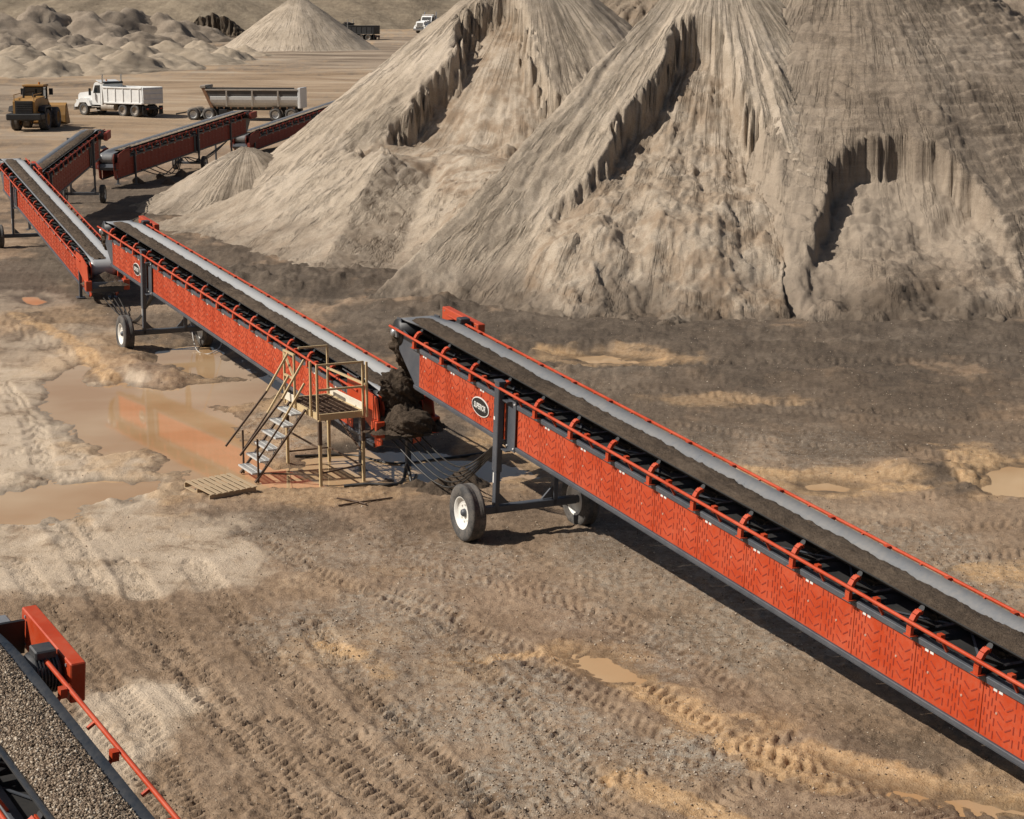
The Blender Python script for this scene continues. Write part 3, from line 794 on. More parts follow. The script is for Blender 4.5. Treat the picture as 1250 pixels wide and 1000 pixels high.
make_pile('sand_stockpile', 'smooth pale cone-shaped stockpile in the far background beyond the yard', lambda x, y: cone(x, y, -37.5, 343.0, 10.2, 0.70, 19, 0.06), -60, -14, 315, 345, 365, 0.45, M['sand'], lambda z, x, y, r, th: (z + rills(r, th, 0.35, 161, 7), z * 0))

def mound_mesh(name, seed, mat, h, rx, ry):
    n = 56
    u = np.linspace(-1.25, 1.25, n); X, Y = np.meshgrid(u, u)
    rr = np.hypot(X, Y) * (1 + 0.26 * fbm(X * 1.3 + seed, Y * 1.3, 3, seed))
    z = np.maximum(0, 1 - rr) ; z = z ** 0.9 * sstep(1.0, 0.75, rr)
    z = np.clip(z, 0, 0.94 + 0.05 * fbm(X * 3, Y * 3, 2, seed + 3)) * h + (z > 0.02) * h * (0.10 * fbm(X * 2.2, Y * 2.2, 5, seed + 5, 0.6) + 0.22 * scarps(X * 1.6, Y * 1.6, seed + 9, 4, 0.25))
    return grid_mesh(name, X * rx, Y * ry, z - 0.25, mat, dict(fresh=X * 0), keep=z > 0.0)
def place_mounds(n, spots, mat, label, group, seed0):
    ms = [mound_mesh('mound', seed0 + i * 3, mat, 1, 1, 1) for i in range(5)]
    for i, (px, py, h, rx) in enumerate(spots):
        # py is where the foot meets the yard; climb with the terrain
        yy = F_PX * (CAM_H + 1.75) / (py - 18.2 + 0.014 * F_PX)
        k = F_PX / yy
        o = link('earth_mound' if 'dark' in label else 'sand_mound', ms[i % 5], None, ((px - 625) / k, yy + rx * 0.8 / k, float(terrain_base(0, yy)) + 0.2), (0, 0, i * 1.3))
        o.scale = (rx / k * (1.4 + 0.25 * math.sin(i * 2.7)), rx / k * (1 - 0.15 * math.sin(i * 2.7)), h * 0.84 / k)
        tag(o, label, 'mound', group)
place_mounds(0, [(-10, 93, 44, 80), (48, 92, 36, 74), (104, 90, 36, 70), (150, 89, 40, 66), (196, 86, 36, 64), (236, 81, 32, 58), (272, 75, 28, 48), (300, 69, 20, 34), (22, 76, 30, 56), (70, 74, 30, 54), (116, 71, 28, 50), (160, 69, 28, 48), (204, 67, 25, 44), (244, 64, 21, 40), (-25, 76, 30, 56)],
             M['mound_pale'], 'pale dumped sand mound in the long row behind the vehicles', 'pale mounds behind the vehicles', 200)
place_mounds(1, [(-5, 58, 70, 80), (48, 56, 74, 84), (100, 55, 76, 84), (150, 54, 74, 80), (196, 53, 62, 64), (228, 52, 44, 46), (10, 64, 34, 50), (52, 63, 32, 46), (92, 62, 34, 48), (134, 61, 34, 48), (174, 59, 34, 42), (-25, 64, 36, 50), (212, 56, 30, 36)],
             M['mound_dark'], 'dark brown dumped earth mound heaped in the far left background', 'dark mounds in the far left background', 260)
# ------------------------------------------------------------------ conveyors
DU = 1.2903
RV, RW, TV, TT, TB, BV, BW = 0.6314, 0.905, 0.4226, 0.585, -0.095, 0.4134, 1.0131

_cache = {}
def shared(key, fn):
    if key not in _cache: _cache[key] = fn()
    return _cache[key]

def tyre_mesh(R=0.52, w=0.28):
    prof = [(R * 0.56, -w * 0.42), (R * 0.62, -w * 0.5), (R * 0.86, -w * 0.54), (R * 0.955, -w * 0.47), (R * 0.99, -w * 0.40)]
    for k, yy in enumerate((-0.24, -0.20, -0.04, 0.0, 0.04, 0.20, 0.24)):
        prof.append((R * (0.965 if k in (1, 3, 5) else 1.0), w * yy))
    prof += [(R * 0.99, w * 0.40), (R * 0.955, w * 0.47), (R * 0.86, w * 0.54), (R * 0.62, w * 0.5), (R * 0.56, w * 0.42), (R * 0.56, -w * 0.42)]
    return MB().lathe_y(prof, 36).mesh('tyre', M['rubber'])
def rim_mesh(R=0.52, w=0.28):
    mb = MB()
    for s in (-1, 1):
        mb.lathe_y([(R * 0.575, s * w * 0.47), (R * 0.53, s * w * 0.46), (R * 0.50, s * w * 0.30), (R * 0.40, s * w * 0.22), (R * 0.22, s * w * 0.20), (0.001, s * w * 0.20)], 28)
    for k in range(8):
        a = k * math.pi / 4
        mb.lathe_y([(0.001, -w * 0.29), (0.018, -w * 0.28), (0.018, -w * 0.19)], 6, False, (R * 0.30 * math.cos(a), 0, R * 0.30 * math.sin(a)))
    return mb.mesh('rim', M['rim'])
def hub_mesh(R=0.52, w=0.28):
    return MB().lathe_y([(0.001, -w * 0.46), (R * 0.09, -w * 0.45), (R * 0.13, -w * 0.36), (R * 0.15, -w * 0.18)], 14).lathe_y([(R * 0.15, w * 0.18), (R * 0.12, w * 0.5), (0.001, w * 0.5)], 14).mesh('hub', M['steel'])
def add_wheel(parent, loc, flip=False, scale=1.0, rim='rim'):
    w = empty('wheel', loc, math.pi if flip else 0, parent)
    w.scale = (scale,) * 3
    link('tyre', shared('tyre', tyre_mesh), w); link('rim', shared('rim', rim_mesh), w); link('hub', shared('hub', hub_mesh), w)
    return w

def panel_mesh(L, h, mat):
    return MB().bbox(0.006, L - 0.006, -0.012, 0.012, 0, h, 0.004).mesh('side_panel', mat)
def slots_mesh(L, h):
    """pressed slots: columns of upright dashes with herringbone groups between them"""
    mb = MB(); y = -0.0165
    def dash(x0, z0, x1, z1, t=0.0082):
        d = Vector((x1 - x0, 0, z1 - z0)).normalized(); n = Vector((-d.z, 0, d.x)) * t
        a, b = Vector((x0, y, z0)), Vector((x1, y, z1)); e = Vector((0, 0.008, 0))
        mb.add([a - n, b - n, b + n, a + n, a - n + e, b - n + e, b + n + e, a + n + e], [(0, 1, 2, 3), (0, 4, 5, 1), (1, 5, 6, 2), (2, 6, 7, 3), (3, 7, 4, 0)])
    def col(x, off):
        for k in range(4):
            z = 0.03 + off + k * h * 0.245
            dash(x, z, x, min(z + h * 0.15, h - 0.02))
    half = L / 2
    for g in range(2):
        o = g * half
        for i in range(4): col(o + 0.05 + i * 0.062, 0.0 if i % 2 else h * 0.10)
        for k in range(4):
            z = h * (0.16 + k * 0.19)
            dash(o + 0.30, z + 0.045, o + 0.40, z - 0.02)
            if 0.1 < z / h < 0.9: dash(o + 0.44, z - 0.03, o + 0.54, z + 0.04)
        col(o + 0.585, h * 0.05)
    return mb.mesh('slots', M['slot'])
def bolts_mesh(L, h):
    mb = MB()
    for x, z in ((0.27, 0.55), (0.92, 0.5)):
        mb.lathe_y([(0.001, -0.022), (0.016, -0.020), (0.018, -0.012)], 8, False, (x, 0, h * z))
    return mb.mesh('bolts', M['bolt'])
def sticker_mesh():
    mb = MB()
    mb.box(0, 0.065, -0.004, 0.002, 0, 0.07); mb.box(0.10, 0.165, -0.004, 0.002, 0, 0.07)
    return mb.mesh('sticker', M['sticker'])
def sticker_mark_mesh():
    mb = MB()
    mb.box(0.058, 0.082, -0.005, 0.001, 0.0, 0.055); mb.box(0.02, 0.033, -0.006, -0.003, 0.012, 0.036); mb.box(0.105, 0.118, -0.006, -0.003, 0.012, 0.036)
    return mb.mesh('sticker_mark', M['black'])
def bracket_mesh(s):
    """red curved end bracket of an idler"""
    mb = MB()
    for s in (s,):
        pts = [(0.0, 0.68), (0.0, 0.79), (0.02, 0.875), (0.06, 0.945), (0.11, 0.985), (0.145, 0.975)]
        pr = []
        for (dy, z) in pts: pr.append((s * (0.545 - dy), z))
        for a, b in zip(pr[:-1], pr[1:]):
            mb.bar((0, a[0], a[1]), (0, b[0], b[1]), 0.09, 0.05, (0, s, 0.0))
        mb.box(-0.07, 0.07, s * 0.53 - 0.06, s * 0.53 + 0.06, 0.681, 0.694)
        zr = 0.905 if s < 0 else 1.03
        mb.bar((0, s * 0.54, zr - 0.06), (0, s * 0.63, zr), 0.03, 0.03)
    return mb.mesh('bracket', M['red'])
def idler_base_mesh():
    mb = MB().bar((0, -0.5, 0.71), (0, 0.5, 0.71), 0.07, 0.05)
    for s in (-1, 1): mb.bar((0, s * 0.50, 0.88), (0, s * 0.17, 0.74), 0.04, 0.04)
    return mb.mesh('idler', M['black'])
def roller_mesh(): 
    return MB().tube([(0, -0.5, 0), (0, 0.5, 0)], 0.055, 10).mesh('roller', M['black'])
def clip_mesh():
    mb = MB().box(-0.04, 0.04, -0.035, 0.035, -0.05, 0.05)
    mb.bar((0, 0, 0), (0, 0.12, -0.20), 0.03)
    return mb.mesh('rail_clip', M['red'])
def brace_mesh(s):
    return MB().bar((0, -TV, 0), (DU, TV, 0), 0.03, 0.012).mesh('cross_brace', M['steel']) if s > 0 else MB().bar((0, TV, 0), (DU, -TV, 0), 0.03, 0.012).mesh('cross_brace', M['steel'])

def belt_obj(root, zb, uh, ut, mat):
    pr = 0.27
    def sec(u, tr):
        zc = 1.02 - 0.085 * tr; ze = 1.02 + 0.083 * tr; hw = 0.385 + 0.028 * tr
        ys = [-hw, -hw * 0.70, -0.17, 0.17, hw * 0.70, hw]
        zs = [ze, zc + (ze - zc) * 0.5, zc, zc, zc + (ze - zc) * 0.5, ze]
        return [(u, a, zb + b) for a, b in zip(ys, zs)]
    rows = []
    n = int((ut - uh) / 0.3)
    for i in range(n + 1):
        u = uh + (ut - uh) * i / n
        tr = min(1, (u - uh) / 1.3) * min(1, max(0.0, (ut - u) / 1.0)); tr = tr * tr * (3 - 2 * tr)
        rows.append(sec(u, tr))
    def wrap(uc, a0, a1):
        for k in range(1, 9):
            a = a0 + (a1 - a0) * k / 9
            z = zb + 1.02 - pr + pr * math.cos(a)
            rows.append([(uc + pr * math.sin(a), y * 0.385, z) for y in (-1, -0.7, -0.37, 0.37, 0.7, 1)])
    wrap(ut, 0, math.pi)
    for i in range(5):
        u = ut + (uh - ut) * i / 4
        rows.append([(u, y * 0.385, zb + 1.02 - 2 * pr) for y in (-1, -0.7, -0.37, 0.37, 0.7, 1)])
    wrap(uh, math.pi, 2 * math.pi)
    mb = MB(); vs = [p for r in rows for p in r]; m = 6; N = len(rows); fs = []
    for i in range(N):
        j = (i + 1) % N
        for k in range(m - 1): fs.append((i * m + k, i * m + k + 1, j * m + k + 1, j * m + k))
    mb.add(vs, fs, True)
    o = mb.build('belt', mat, root)
    o.data.materials.append(M['belt_shade'])
    md = o.modifiers.new('thickness', 'SOLIDIFY'); md.thickness = 0.016; md.offset = 0; md.material_offset = 1; md.material_offset_rim = 1
    return o

def load_obj(frame, zb, uh, ut, mat, label, hw=0.245, crown=0.05, seed=0, off=-0.04):
    """sand lying on a belt: its own thing, in the conveyor's tilted frame"""
    us = np.arange(uh - 0.12, ut, 0.045); ys = np.linspace(-1, 1, 17)
    U, Yy = np.meshgrid(us, ys, indexing='ij')
    w = hw + 0.020 * fbm(U * 2.2, np.sign(Yy) * 3.0, 4, 301 + seed)
    z = 0.945 + 0.168 * np.clip((np.abs(Yy) * w - 0.17) / 0.243, 0, 1)
    top = 0.945 + 0.168 * np.clip((np.abs(Yy * w + off) - 0.17) / 0.243, 0, 1) * (np.abs(Yy) > 0.9) + 0.168 * np.clip((w - 0.17) / 0.243, 0, 1) * (np.abs(Yy) <= 0.9) + crown * (1 - np.abs(Yy) ** 2) 
    z = np.maximum(z, top) + 0.022 * fbm(U * 4, Yy * 1.6, 4, 305 + seed, 0.6) + 0.035 * np.maximum(0, fbm(U * 7, Yy * 2.8, 3, 309 + seed))
    edge = np.abs(Yy) > 0.99
    z = np.where(edge, 0.945 + 0.168 * np.clip((np.abs(Yy * w + off) - 0.17) / 0.243, 0, 1) - 0.004, z)
    head = sstep(uh - 0.15, uh + 0.5, U)
    z = z * head + (1.03 + 0.05 * (1 - Yy ** 2) - 0.10 * (1 - head)) * (1 - head)
    me = grid_mesh('sand_load', U, Yy * w + off, z + zb, mat, dict(fresh=U * 0))
    o = link('sand_load', me); o.matrix_world = frame
    tag(o, label, 'sand load')
    return o

def text_mesh(body, size, mat, ext=0.004):
    cu = bpy.data.curves.new('lettering', 'FONT'); cu.body = body; cu.size = size; cu.extrude = ext; cu.offset = size * 0.012; cu.shear = 0.08
    cu.align_x = 'CENTER'; cu.align_y = 'CENTER'
    o = bpy.data.objects.new('lettering', cu); C.objects.link(o)
    dg = bpy.context.evaluated_depsgraph_get()
    me = bpy.data.meshes.new_from_object(o.evaluated_get(dg))
    bpy.data.objects.remove(o); bpy.data.curves.remove(cu)
    me.materials.clear(); me.materials.append(mat)
    return me

def disc(mb, rx, rz, y0, y1, n=32, cx=0, cz=0):
    mb.prism([(cx + rx * math.cos(2 * math.pi * k / n), cz + rz * math.sin(2 * math.pi * k / n)) for k in range(n)], y0, y1)
    return mb

def conveyor(label, B, az, sl, uh, ut, u_first, R=0.52, track=1.139, leg_u=0.0, belt='belt', tb=TB, tt=TT, panels_from=None, badge=None, guard=(1.2, 2.2, 0.36), red='red', slots=True,
             tail_legs=(), hopper=None, side=-1, lower_leg=True, load=True, rail0=None):
    """belt conveyor. local x runs downhill along the belt, y to the drive side, z square to the belt; B is a reference point of the truss"""
    U = Vector((math.cos(az) * math.cos(sl), math.sin(az) * math.cos(sl), -math.sin(sl)))
    N = Vector((-math.sin(az), math.cos(az), 0)); W = U.cross(N)
    B = Vector(B)
    leg_p = B + U * leg_u
    g = gz(leg_p.x, leg_p.y)
    piv = (leg_p.z - g - R) / W.z + 0.02
    zb = piv + R
    origin = B - W * zb
    mw = Matrix(((U.x, N.x, W.x, origin.x), (U.y, N.y, W.y, origin.y), (U.z, N.z, W.z, origin.z), (0, 0, 0, 1)))
    root = bpy.data.objects.new('belt_conveyor', None); C.objects.link(root); root.matrix_world = mw
    tag(root, label, 'conveyor', 'belt conveyors of the transfer line')
    ph = tt - tb
    pf = panels_from if panels_from is not None else uh + 1.05
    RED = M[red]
    # truss chords
    for s in (-1, 1):
        y = s * TV
        mb = MB(); mb.bbox(pf - 0.35, ut, y - 0.045, y + 0.045, zb + tt + 0.004, zb + tt + 0.085, 0.008); mb.box(pf - 0.3, ut, y - s * 0.02 - 0.05, y - s * 0.02 + 0.05, zb + tt + 0.087, zb + tt + 0.094)
        mb.build('top_chord', M['steel'], root)
        mb = MB(); mb.bbox(pf - 0.2, ut, y - 0.045, y + 0.045, zb + tb - 0.072, zb + tb - 0.004, 0.008); mb.box(pf - 0.15, ut, y - s * 0.02 - 0.06, y - s * 0.02 + 0.06, zb + tb - 0.082, zb + tb - 0.074)
        mb.build('bottom_chord', M['steel'], root)
        # head plate
        poly = [(uh - 0.10, 1.03), (uh + 0.12, 1.05), (uh + 0.16, 0.86), (pf - 0.02, tt + 0.084), (pf - 0.02, tb - 0.07), (pf - 0.16, tb - 0.065), (uh - 0.02, 0.45), (uh - 0.16, 0.58)]
        MB().prism([(a, zb + b) for a, b in poly], y - 0.012 - s * 0.014, y + 0.012 - s * 0.014).build('head_plate', M['steel'], root)
        # side sheets, one per bay
        n = int((ut - pf) / DU)
        for i in range(n):
            if abs(pf + i * DU - (leg_u - 0.3)) < 0.0: continue
            pm = shared(('panel', ph, red), lambda: panel_mesh(DU, ph, RED))
            o = link('side_panel', pm, root, (pf + i * DU, y, zb + tb))
            near = (s == side)
            if s > 0:
                o.rotation_euler = (0, 0, math.pi); o.location = (pf + (i + 1) * DU, y, zb + tb)
            if near:
                if slots:
                    link('slots', shared(('slots', ph), lambda: slots_mesh(DU, ph)), o)['kind'] = 'stuff'
                    link('bolts', shared(('bolts', ph), lambda: bolts_mesh(DU, ph)), o)['kind'] = 'stuff'
                st = link('sticker', shared('sticker', sticker_mesh), o, (0.18, -0.014, ph - 0.045))
        # diagonal truss members behind the sheets
        for i in range(0, n, 2):
            link('truss_diagonal', shared(('tdg', ph), lambda: MB().bar((0, 0, 0.02), (DU, 0, ph - 0.02), 0.05, 0.03).mesh('truss_diagonal', M['steel'])), root, (pf + i * DU, y - s * 0.05, zb + tb))
        # safety rail
        MB().tube([((uh + 0.05) if rail0 is None else rail0, s * RV, zb + (RW if s < 0 else 1.03)), (ut - 0.5, s * RV, zb + (RW if s < 0 else 1.03))], 0.026, 8).build('rail', RED, root)
        # tail plate
        MB().prism([(ut - 0.02, zb + tb - 0.1), (ut + 0.35, zb + tb + 0.05), (ut + 0.45, zb + 0.75), (ut + 0.3, zb + 1.0), (ut - 0.02, zb + 0.98)], y - 0.012, y + 0.012).build('tail_plate', RED, root)
    MB().box(pf, ut - 0.3, -TV + 0.06, TV - 0.06, zb + tt + 0.01, zb + tt + 0.02).build('under_belt_shade', M['belt_shade'], root)  # dark sheet added to fill the truss gap with shade
    # idlers
    u = u_first; k = 0
    while u < ut - 0.4:
        idl = link('idler', shared('idler_base', idler_base_mesh), root, (u, 0, zb))
        for s in (-1, 1):
            link('bracket', shared(('bracket', s), lambda: bracket_mesh(s)), idl)
            link('roller', shared('wing_roller', lambda: MB().tube([(0, -0.13, 0), (0, 0.13, 0)], 0.05, 10).mesh('roller', M['black'])), idl, (0, s * 0.29, 0.945), (-s * math.radians(-35), 0, 0))
        link('roller', shared('mid_roller', lambda: MB().tube([(0, -0.16, 0), (0, 0.16, 0)], 0.05, 10).mesh('roller', M['black'])), idl, (0, 0, 0.868))
        if u + DU * 0.5 < ut - 0.4:
            for s in (-1, 1):
                link('rail_clip', shared('clip', clip_mesh), root, (u + DU * 0.47, s * (RV - 0.07), zb + (RW if s < 0 else 1.03) - 0.02), (0, 0, 0 if s < 0 else math.pi))
            link('cross_brace', shared(('brace', k % 2), lambda: brace_mesh(1 if k % 2 else -1)), root, (u, 0, zb + tt + 0.045))
        u += DU; k += 1
    # head and tail pulleys
    MB().lathe_y([(0.001, -0.44), (0.26, -0.44), (0.26, 0.44), (0.001, 0.44)], 24, True, (uh, 0, zb + 1.02 - 0.27)).tube([(uh, -0.5, zb + 0.75), (uh, 0.78, zb + 0.75)], 0.04, 10).build('head_pulley', M['black'], root)
    MB().lathe_y([(0.001, -0.44), (0.26, -0.44), (0.26, 0.44), (0.001, 0.44)], 24, True, (ut, 0, zb + 0.75)).build('tail_pulley', M['black'], root)
    mb = MB(); mb.bbox(uh - 0.12, uh + 0.12, -TV - 0.10, -TV - 0.01, zb + 0.66, zb + 0.84, 0.02); mb.lathe_y([(0.001, -0.04), (0.07, -0.03), (0.08, 0.02)], 12, True, (uh, -TV - 0.11, zb + 0.75))
    mb.build('bearing', M['gear'], root)
    belt_obj(root, zb, uh, ut, M[belt])
    # drive: guard, gearbox and motor on the far side
    g0, g1, gh = guard
    gy = 0.80
    mb = MB(); mb.bbox(uh - g0 * 0.5, uh - g0 * 0.5 + g1, gy, gy + 0.16, zb + 0.62, zb + 0.62 + gh + 0.1, 0.012)
    dg = mb.build('drive_guard', RED, root)
    mb = MB()
    for bx in (0.12, g1 - 0.12):
        for bz in (0.68, 0.56 + gh + 0.1): mb.lathe_y([(0.001, -0.012), (0.018, -0.01), (0.018, 0.005)], 6, False, (uh - g0 * 0.5 + bx, gy, zb + bz))
    mb.build('guard_bolts', M['gear'], dg)
    mb = MB(); mb.lathe_y([(0.001, 0.5), (0.17, 0.5), (0.19, 0.55), (0.19, 0.74), (0.14, 0.79), (0.001, 0.79)], 18, True, (uh, 0, zb + 0.66)); mb.bbox(uh - 0.12, uh + 0.16, 0.55, 0.72, zb + 0.70, zb + 0.9, 0.03)
    mb.build('gearbox', M['gear'], root)
    mu = uh - g0 * 0.5 + g1 - 0.32
    mb = MB(); mb.lathe_y([(0.001, 0.44), (0.15, 0.44), (0.20, 0.48), (0.20, 0.76), (0.14, 0.79), (0.001, 0.79)], 18, True, (mu, 0, zb + 0.86))
    for k in range(7): mb.lathe_y([(0.20, 0.51 + k * 0.035), (0.222, 0.51 + k * 0.035), (0.222, 0.522 + k * 0.035), (0.20, 0.522 + k * 0.035)], 18, False, (mu, 0, zb + 0.86))
    mb.bbox(mu - 0.1, mu + 0.1, 0.52, 0.74, zb + 1.04, zb + 1.14, 0.015)
    mb.build('motor', M['motor'], root)
    MB().box(uh + 0.22, uh + 0.26, 0.5, 0.78, zb + 0.6, zb + 0.98).build('motor_shield', M['black'], root)
    # undercarriage: legs square to the truss, axle, wheels
    lx = leg_u
    if lower_leg:
        for s in (-1, 1):
            y = s * (TV + 0.17)
            mb = MB(); mb.bbox(lx - 0.09, lx + 0.09, y - 0.06, y + 0.06, R + piv * 0.52, zb + 1.0, 0.012); mb.box(lx - 0.10, lx + 0.12, y - 0.07 - s * 0.0, y + 0.07, zb + 0.99, zb + 1.03)
            leg = mb.build('leg', M['steel'], root)
            MB().bbox(lx - 0.065, lx + 0.065, y - 0.045, y + 0.045, R - 0.06, R + piv * 0.52, 0.01).build('leg_tube', M['steel'], leg)
            mb = MB()
            mb.box(lx - 0.075, lx - 0.02, y - 0.063 if s < 0 else y + 0.060, y - 0.060 if s < 0 else y + 0.063, zb + 0.30, zb + 0.36)
            mb.box(lx - 0.055, lx - 0.015, y - 0.048 if s < 0 else y + 0.045, y - 0.045 if s < 0 else y + 0.048, R + piv * 0.36, R + piv * 0.50)
            mb.build('sticker', M['sticker'], leg)
            mb = MB(); mb.box(lx + 0.09, lx + 0.44, s * (TV + 0.05) - 0.008, s * (TV + 0.05) + 0.008, zb + tb - 0.10, zb + tt + 0.16)
            mb.box(lx - 0.30, lx - 0.09, s * (TV + 0.05) - 0.008, s * (TV + 0.05) + 0.008, zb + tb - 0.10, zb + tt + 0.16)
            mb.box(lx - 0.1, lx + 0.3, s * (TV + 0.11) - 0.05, s * (TV + 0.11) + 0.05, zb + tt + 0.10, zb + tt + 0.12); mb.box(lx - 0.1, lx + 0.3, s * (TV + 0.11) - 0.05, s * (TV + 0.11) + 0.05, zb + tb - 0.12, zb + tb - 0.10)
            sp = mb.build('splice_plate', M['steel'], root)
            mb = MB()
            for bx in (lx + 0.15, lx + 0.40, lx - 0.25):
                for bz in (zb + tb - 0.04, zb + tt + 0.09): mb.lathe_y([(0.001, -s * -0.028), (0.016, s * 0.026), (0.018, s * 0.008)], 6, False, (bx, s * (TV + 0.05), bz))
            mb.build('bolts', M['sticker'], sp)
            MB().prism_x([(y - s * 0.06, R + 0.09), (y - s * 0.26, R + 0.09), (y - s * 0.06, R + 0.30)], lx - 0.02, lx + 0.02).build('gusset', M['steel'], root)
        MB().bbox(lx - 0.065, lx + 0.065, -track + 0.10, track - 0.10, R - 0.07, R + 0.07, 0.012).build('axle_beam', M['steel'], root)
        add_wheel(root, (lx, -track, R), False, R / 0.52); add_wheel(root, (lx, track, R), True, R / 0.52)
    # legs under the tail
    for tu in tail_legs:
        for s in (-1, 1):
            p = mw @ Vector((tu, s * (TV + 0.10), zb + tb)); gg = gz(p.x, p.y)
            drop = (p.z - gg) / W.z
            mb = MB(); mb.bbox(tu - 0.055, tu + 0.055, s * (TV + 0.10) - 0.05, s * (TV + 0.10) + 0.05, zb + tb - drop, zb + tt + 0.25, 0.01); mb.box(tu - 0.14, tu + 0.14, s * (TV + 0.10) - 0.14, s * (TV + 0.10) + 0.14, zb + tb - drop - 0.01, zb + tb - drop + 0.02)
            mb.build('tail_leg', M['steel'], root)
    # maker's badge
    if badge is not None:
        bz = zb + tb + ph * 0.5
        bd = disc(disc(MB(), 0.36, 0.175, -0.0, -0.012), 0.0, 0.0, 0, 0) if False else disc(MB(), 0.36, 0.175, -0.012, 0.0)
        o = bd.build('badge', M['sticker'], root); o.location = (badge, -TV - 0.018, bz)
        disc(MB(), 0.335, 0.155, -0.018, -0.010).build('badge_field', M['black'], o)
        t = link('lettering', shared('superior', lambda: text_mesh('SUPERIOR', 0.155, M['sticker'])), o, (0, -0.022, 0), (math.pi / 2, 0, 0))
        t.scale = (0.70, 0.95, 1)
        mb = MB()
        for k in range(10):
            a = 2 * math.pi * k / 10 + 0.3
            mb.box(0.42 * math.cos(a) - 0.018, 0.42 * math.cos(a) + 0.018, -0.006, 0.0, 0.22 * math.sin(a) - 0.012, 0.22 * math.sin(a) + 0.012)
        mb.build('badge_clips', M['slot'], o)
    # receiving hopper at the tail
    if hopper:
        h0, h1 = hopper
        for s in (-1, 1):
            MB().prism([(h0, zb + 0.60), (h1, zb + 0.24), (h1 + 0.05, zb + 0.5), (h1 - 0.1, zb + 0.98), (h0 + 0.5, zb + 1.16), (h0, zb + 1.14)], s * 0.60 - 0.015, s * 0.60 + 0.015).build('hopper_side', RED, root)
            MB().bbox(h1 - 0.18, h1 + 0.10, s * 0.60 - 0.10, s * 0.60 + 0.10, zb + 0.20, zb + 0.54, 0.015).build('take_up_box', RED, root)
            MB().prism_x([(s * 0.62, zb + 1.14), (s * 0.76, zb + 1.25), (s * 0.76, zb + 1.28), (s * 0.62, zb + 1.17)], h0 + 0.1, h0 + 0.9).build('hopper_flare', M['steel'], root)
        MB().prism([(h1 - 0.3, zb + 0.12), (h1 + 0.06, zb + 0.14), (h1 + 0.14, zb + 0.30), (h1 + 0.08, zb + 0.48), (h1 - 0.3, zb + 0.48)], -0.5, 0.5).build('tail_guard', M['steel'], root)
    return root, mw, zb
_ = None
def frame_B(O, az, sl, piv):
    U = Vector((math.cos(az) * math.cos(sl), math.sin(az) * math.cos(sl), -math.sin(sl))); N = Vector((-math.sin(az), math.cos(az), 0))
    return Vector(O) + U.cross(N) * piv

c3, c3m, c3z = conveyor('long red conveyor in the right foreground with a white-rimmed wheel pair under its head', frame_B((0.2324, 33.5991, 0.52), -1.1105, 0.0802, 1.3813), -1.1105, 0.0802, -4.95, 17.5, -3.878, badge=-1.05, guard=(1.2, 1.7, 0.34), panels_from=-3.86)
load_obj(c3m, c3z, -4.95, 17.3, M['damp_sand'], 'brown damp sand carried on the long right foreground conveyor', hw=0.262, off=-0.022, seed=1)
c2, c2m, c2z = conveyor('red conveyor across the middle left whose tail ends at the stair platform', frame_B((-9.7721, 53.3252, 0.52), -1.115, 0.0629, 1.3076), -1.115, 0.0629, -4.85, 16.7, -3.737, badge=-1.2, guard=(1.2, 1.7, 0.34), panels_from=-3.9, belt='belt_pale', tail_legs=(16.2,), hopper=(15.6, 17.3))
load_obj(c2m, c2z, -4.85, 16.65, M['damp_sand'], 'brown damp sand carried on the middle left conveyor', seed=2)
c1, c1m, c1z = conveyor('red conveyor at the far left edge sloping down to the head of the middle conveyor', (-19.478, 77.108, 1.869), -1.187, 0.086, -4.6, 16.6, -3.6, R=0.48, badge=None, belt='belt_pale', guard=(-1.0, 2.0, 0.25), tail_legs=(15.4,), hopper=(15.2, 17.4))
load_obj(c1m, c1z, -4.6, 16.55, M['damp_sand'], 'brown damp sand carried on the far left conveyor', seed=3)
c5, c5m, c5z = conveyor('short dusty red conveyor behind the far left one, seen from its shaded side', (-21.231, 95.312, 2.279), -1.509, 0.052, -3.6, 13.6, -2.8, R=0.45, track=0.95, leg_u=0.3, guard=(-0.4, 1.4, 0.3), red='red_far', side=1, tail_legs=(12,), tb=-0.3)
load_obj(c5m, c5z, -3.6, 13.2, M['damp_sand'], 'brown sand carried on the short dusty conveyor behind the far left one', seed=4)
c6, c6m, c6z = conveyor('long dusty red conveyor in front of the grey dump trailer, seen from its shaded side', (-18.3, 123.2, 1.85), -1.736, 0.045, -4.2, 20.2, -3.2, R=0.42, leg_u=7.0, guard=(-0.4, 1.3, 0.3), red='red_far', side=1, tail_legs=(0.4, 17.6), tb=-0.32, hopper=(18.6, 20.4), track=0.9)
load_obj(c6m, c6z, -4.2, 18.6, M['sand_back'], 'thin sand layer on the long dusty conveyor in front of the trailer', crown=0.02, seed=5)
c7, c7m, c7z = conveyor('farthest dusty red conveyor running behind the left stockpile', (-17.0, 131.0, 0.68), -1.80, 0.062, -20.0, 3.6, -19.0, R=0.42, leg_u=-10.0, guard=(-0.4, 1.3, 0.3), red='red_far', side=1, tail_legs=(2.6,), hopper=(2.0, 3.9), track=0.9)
load_obj(c7m, c7z, -20.0, 2.2, M['sand_back'], 'thin sand layer on the farthest dusty conveyor', crown=0.02, seed=6)
c4, c4m, c4z = conveyor('gravel conveyor head with red drive guard in the lower left corner', (-5.652, 18.565, 2.038), -0.984, 0.171, -0.55, 9.5, 0.75, belt='belt_dark', guard=(-0.2, 1.4, 0.34), rail0=0.7, leg_u=4.5, panels_from=0.6)

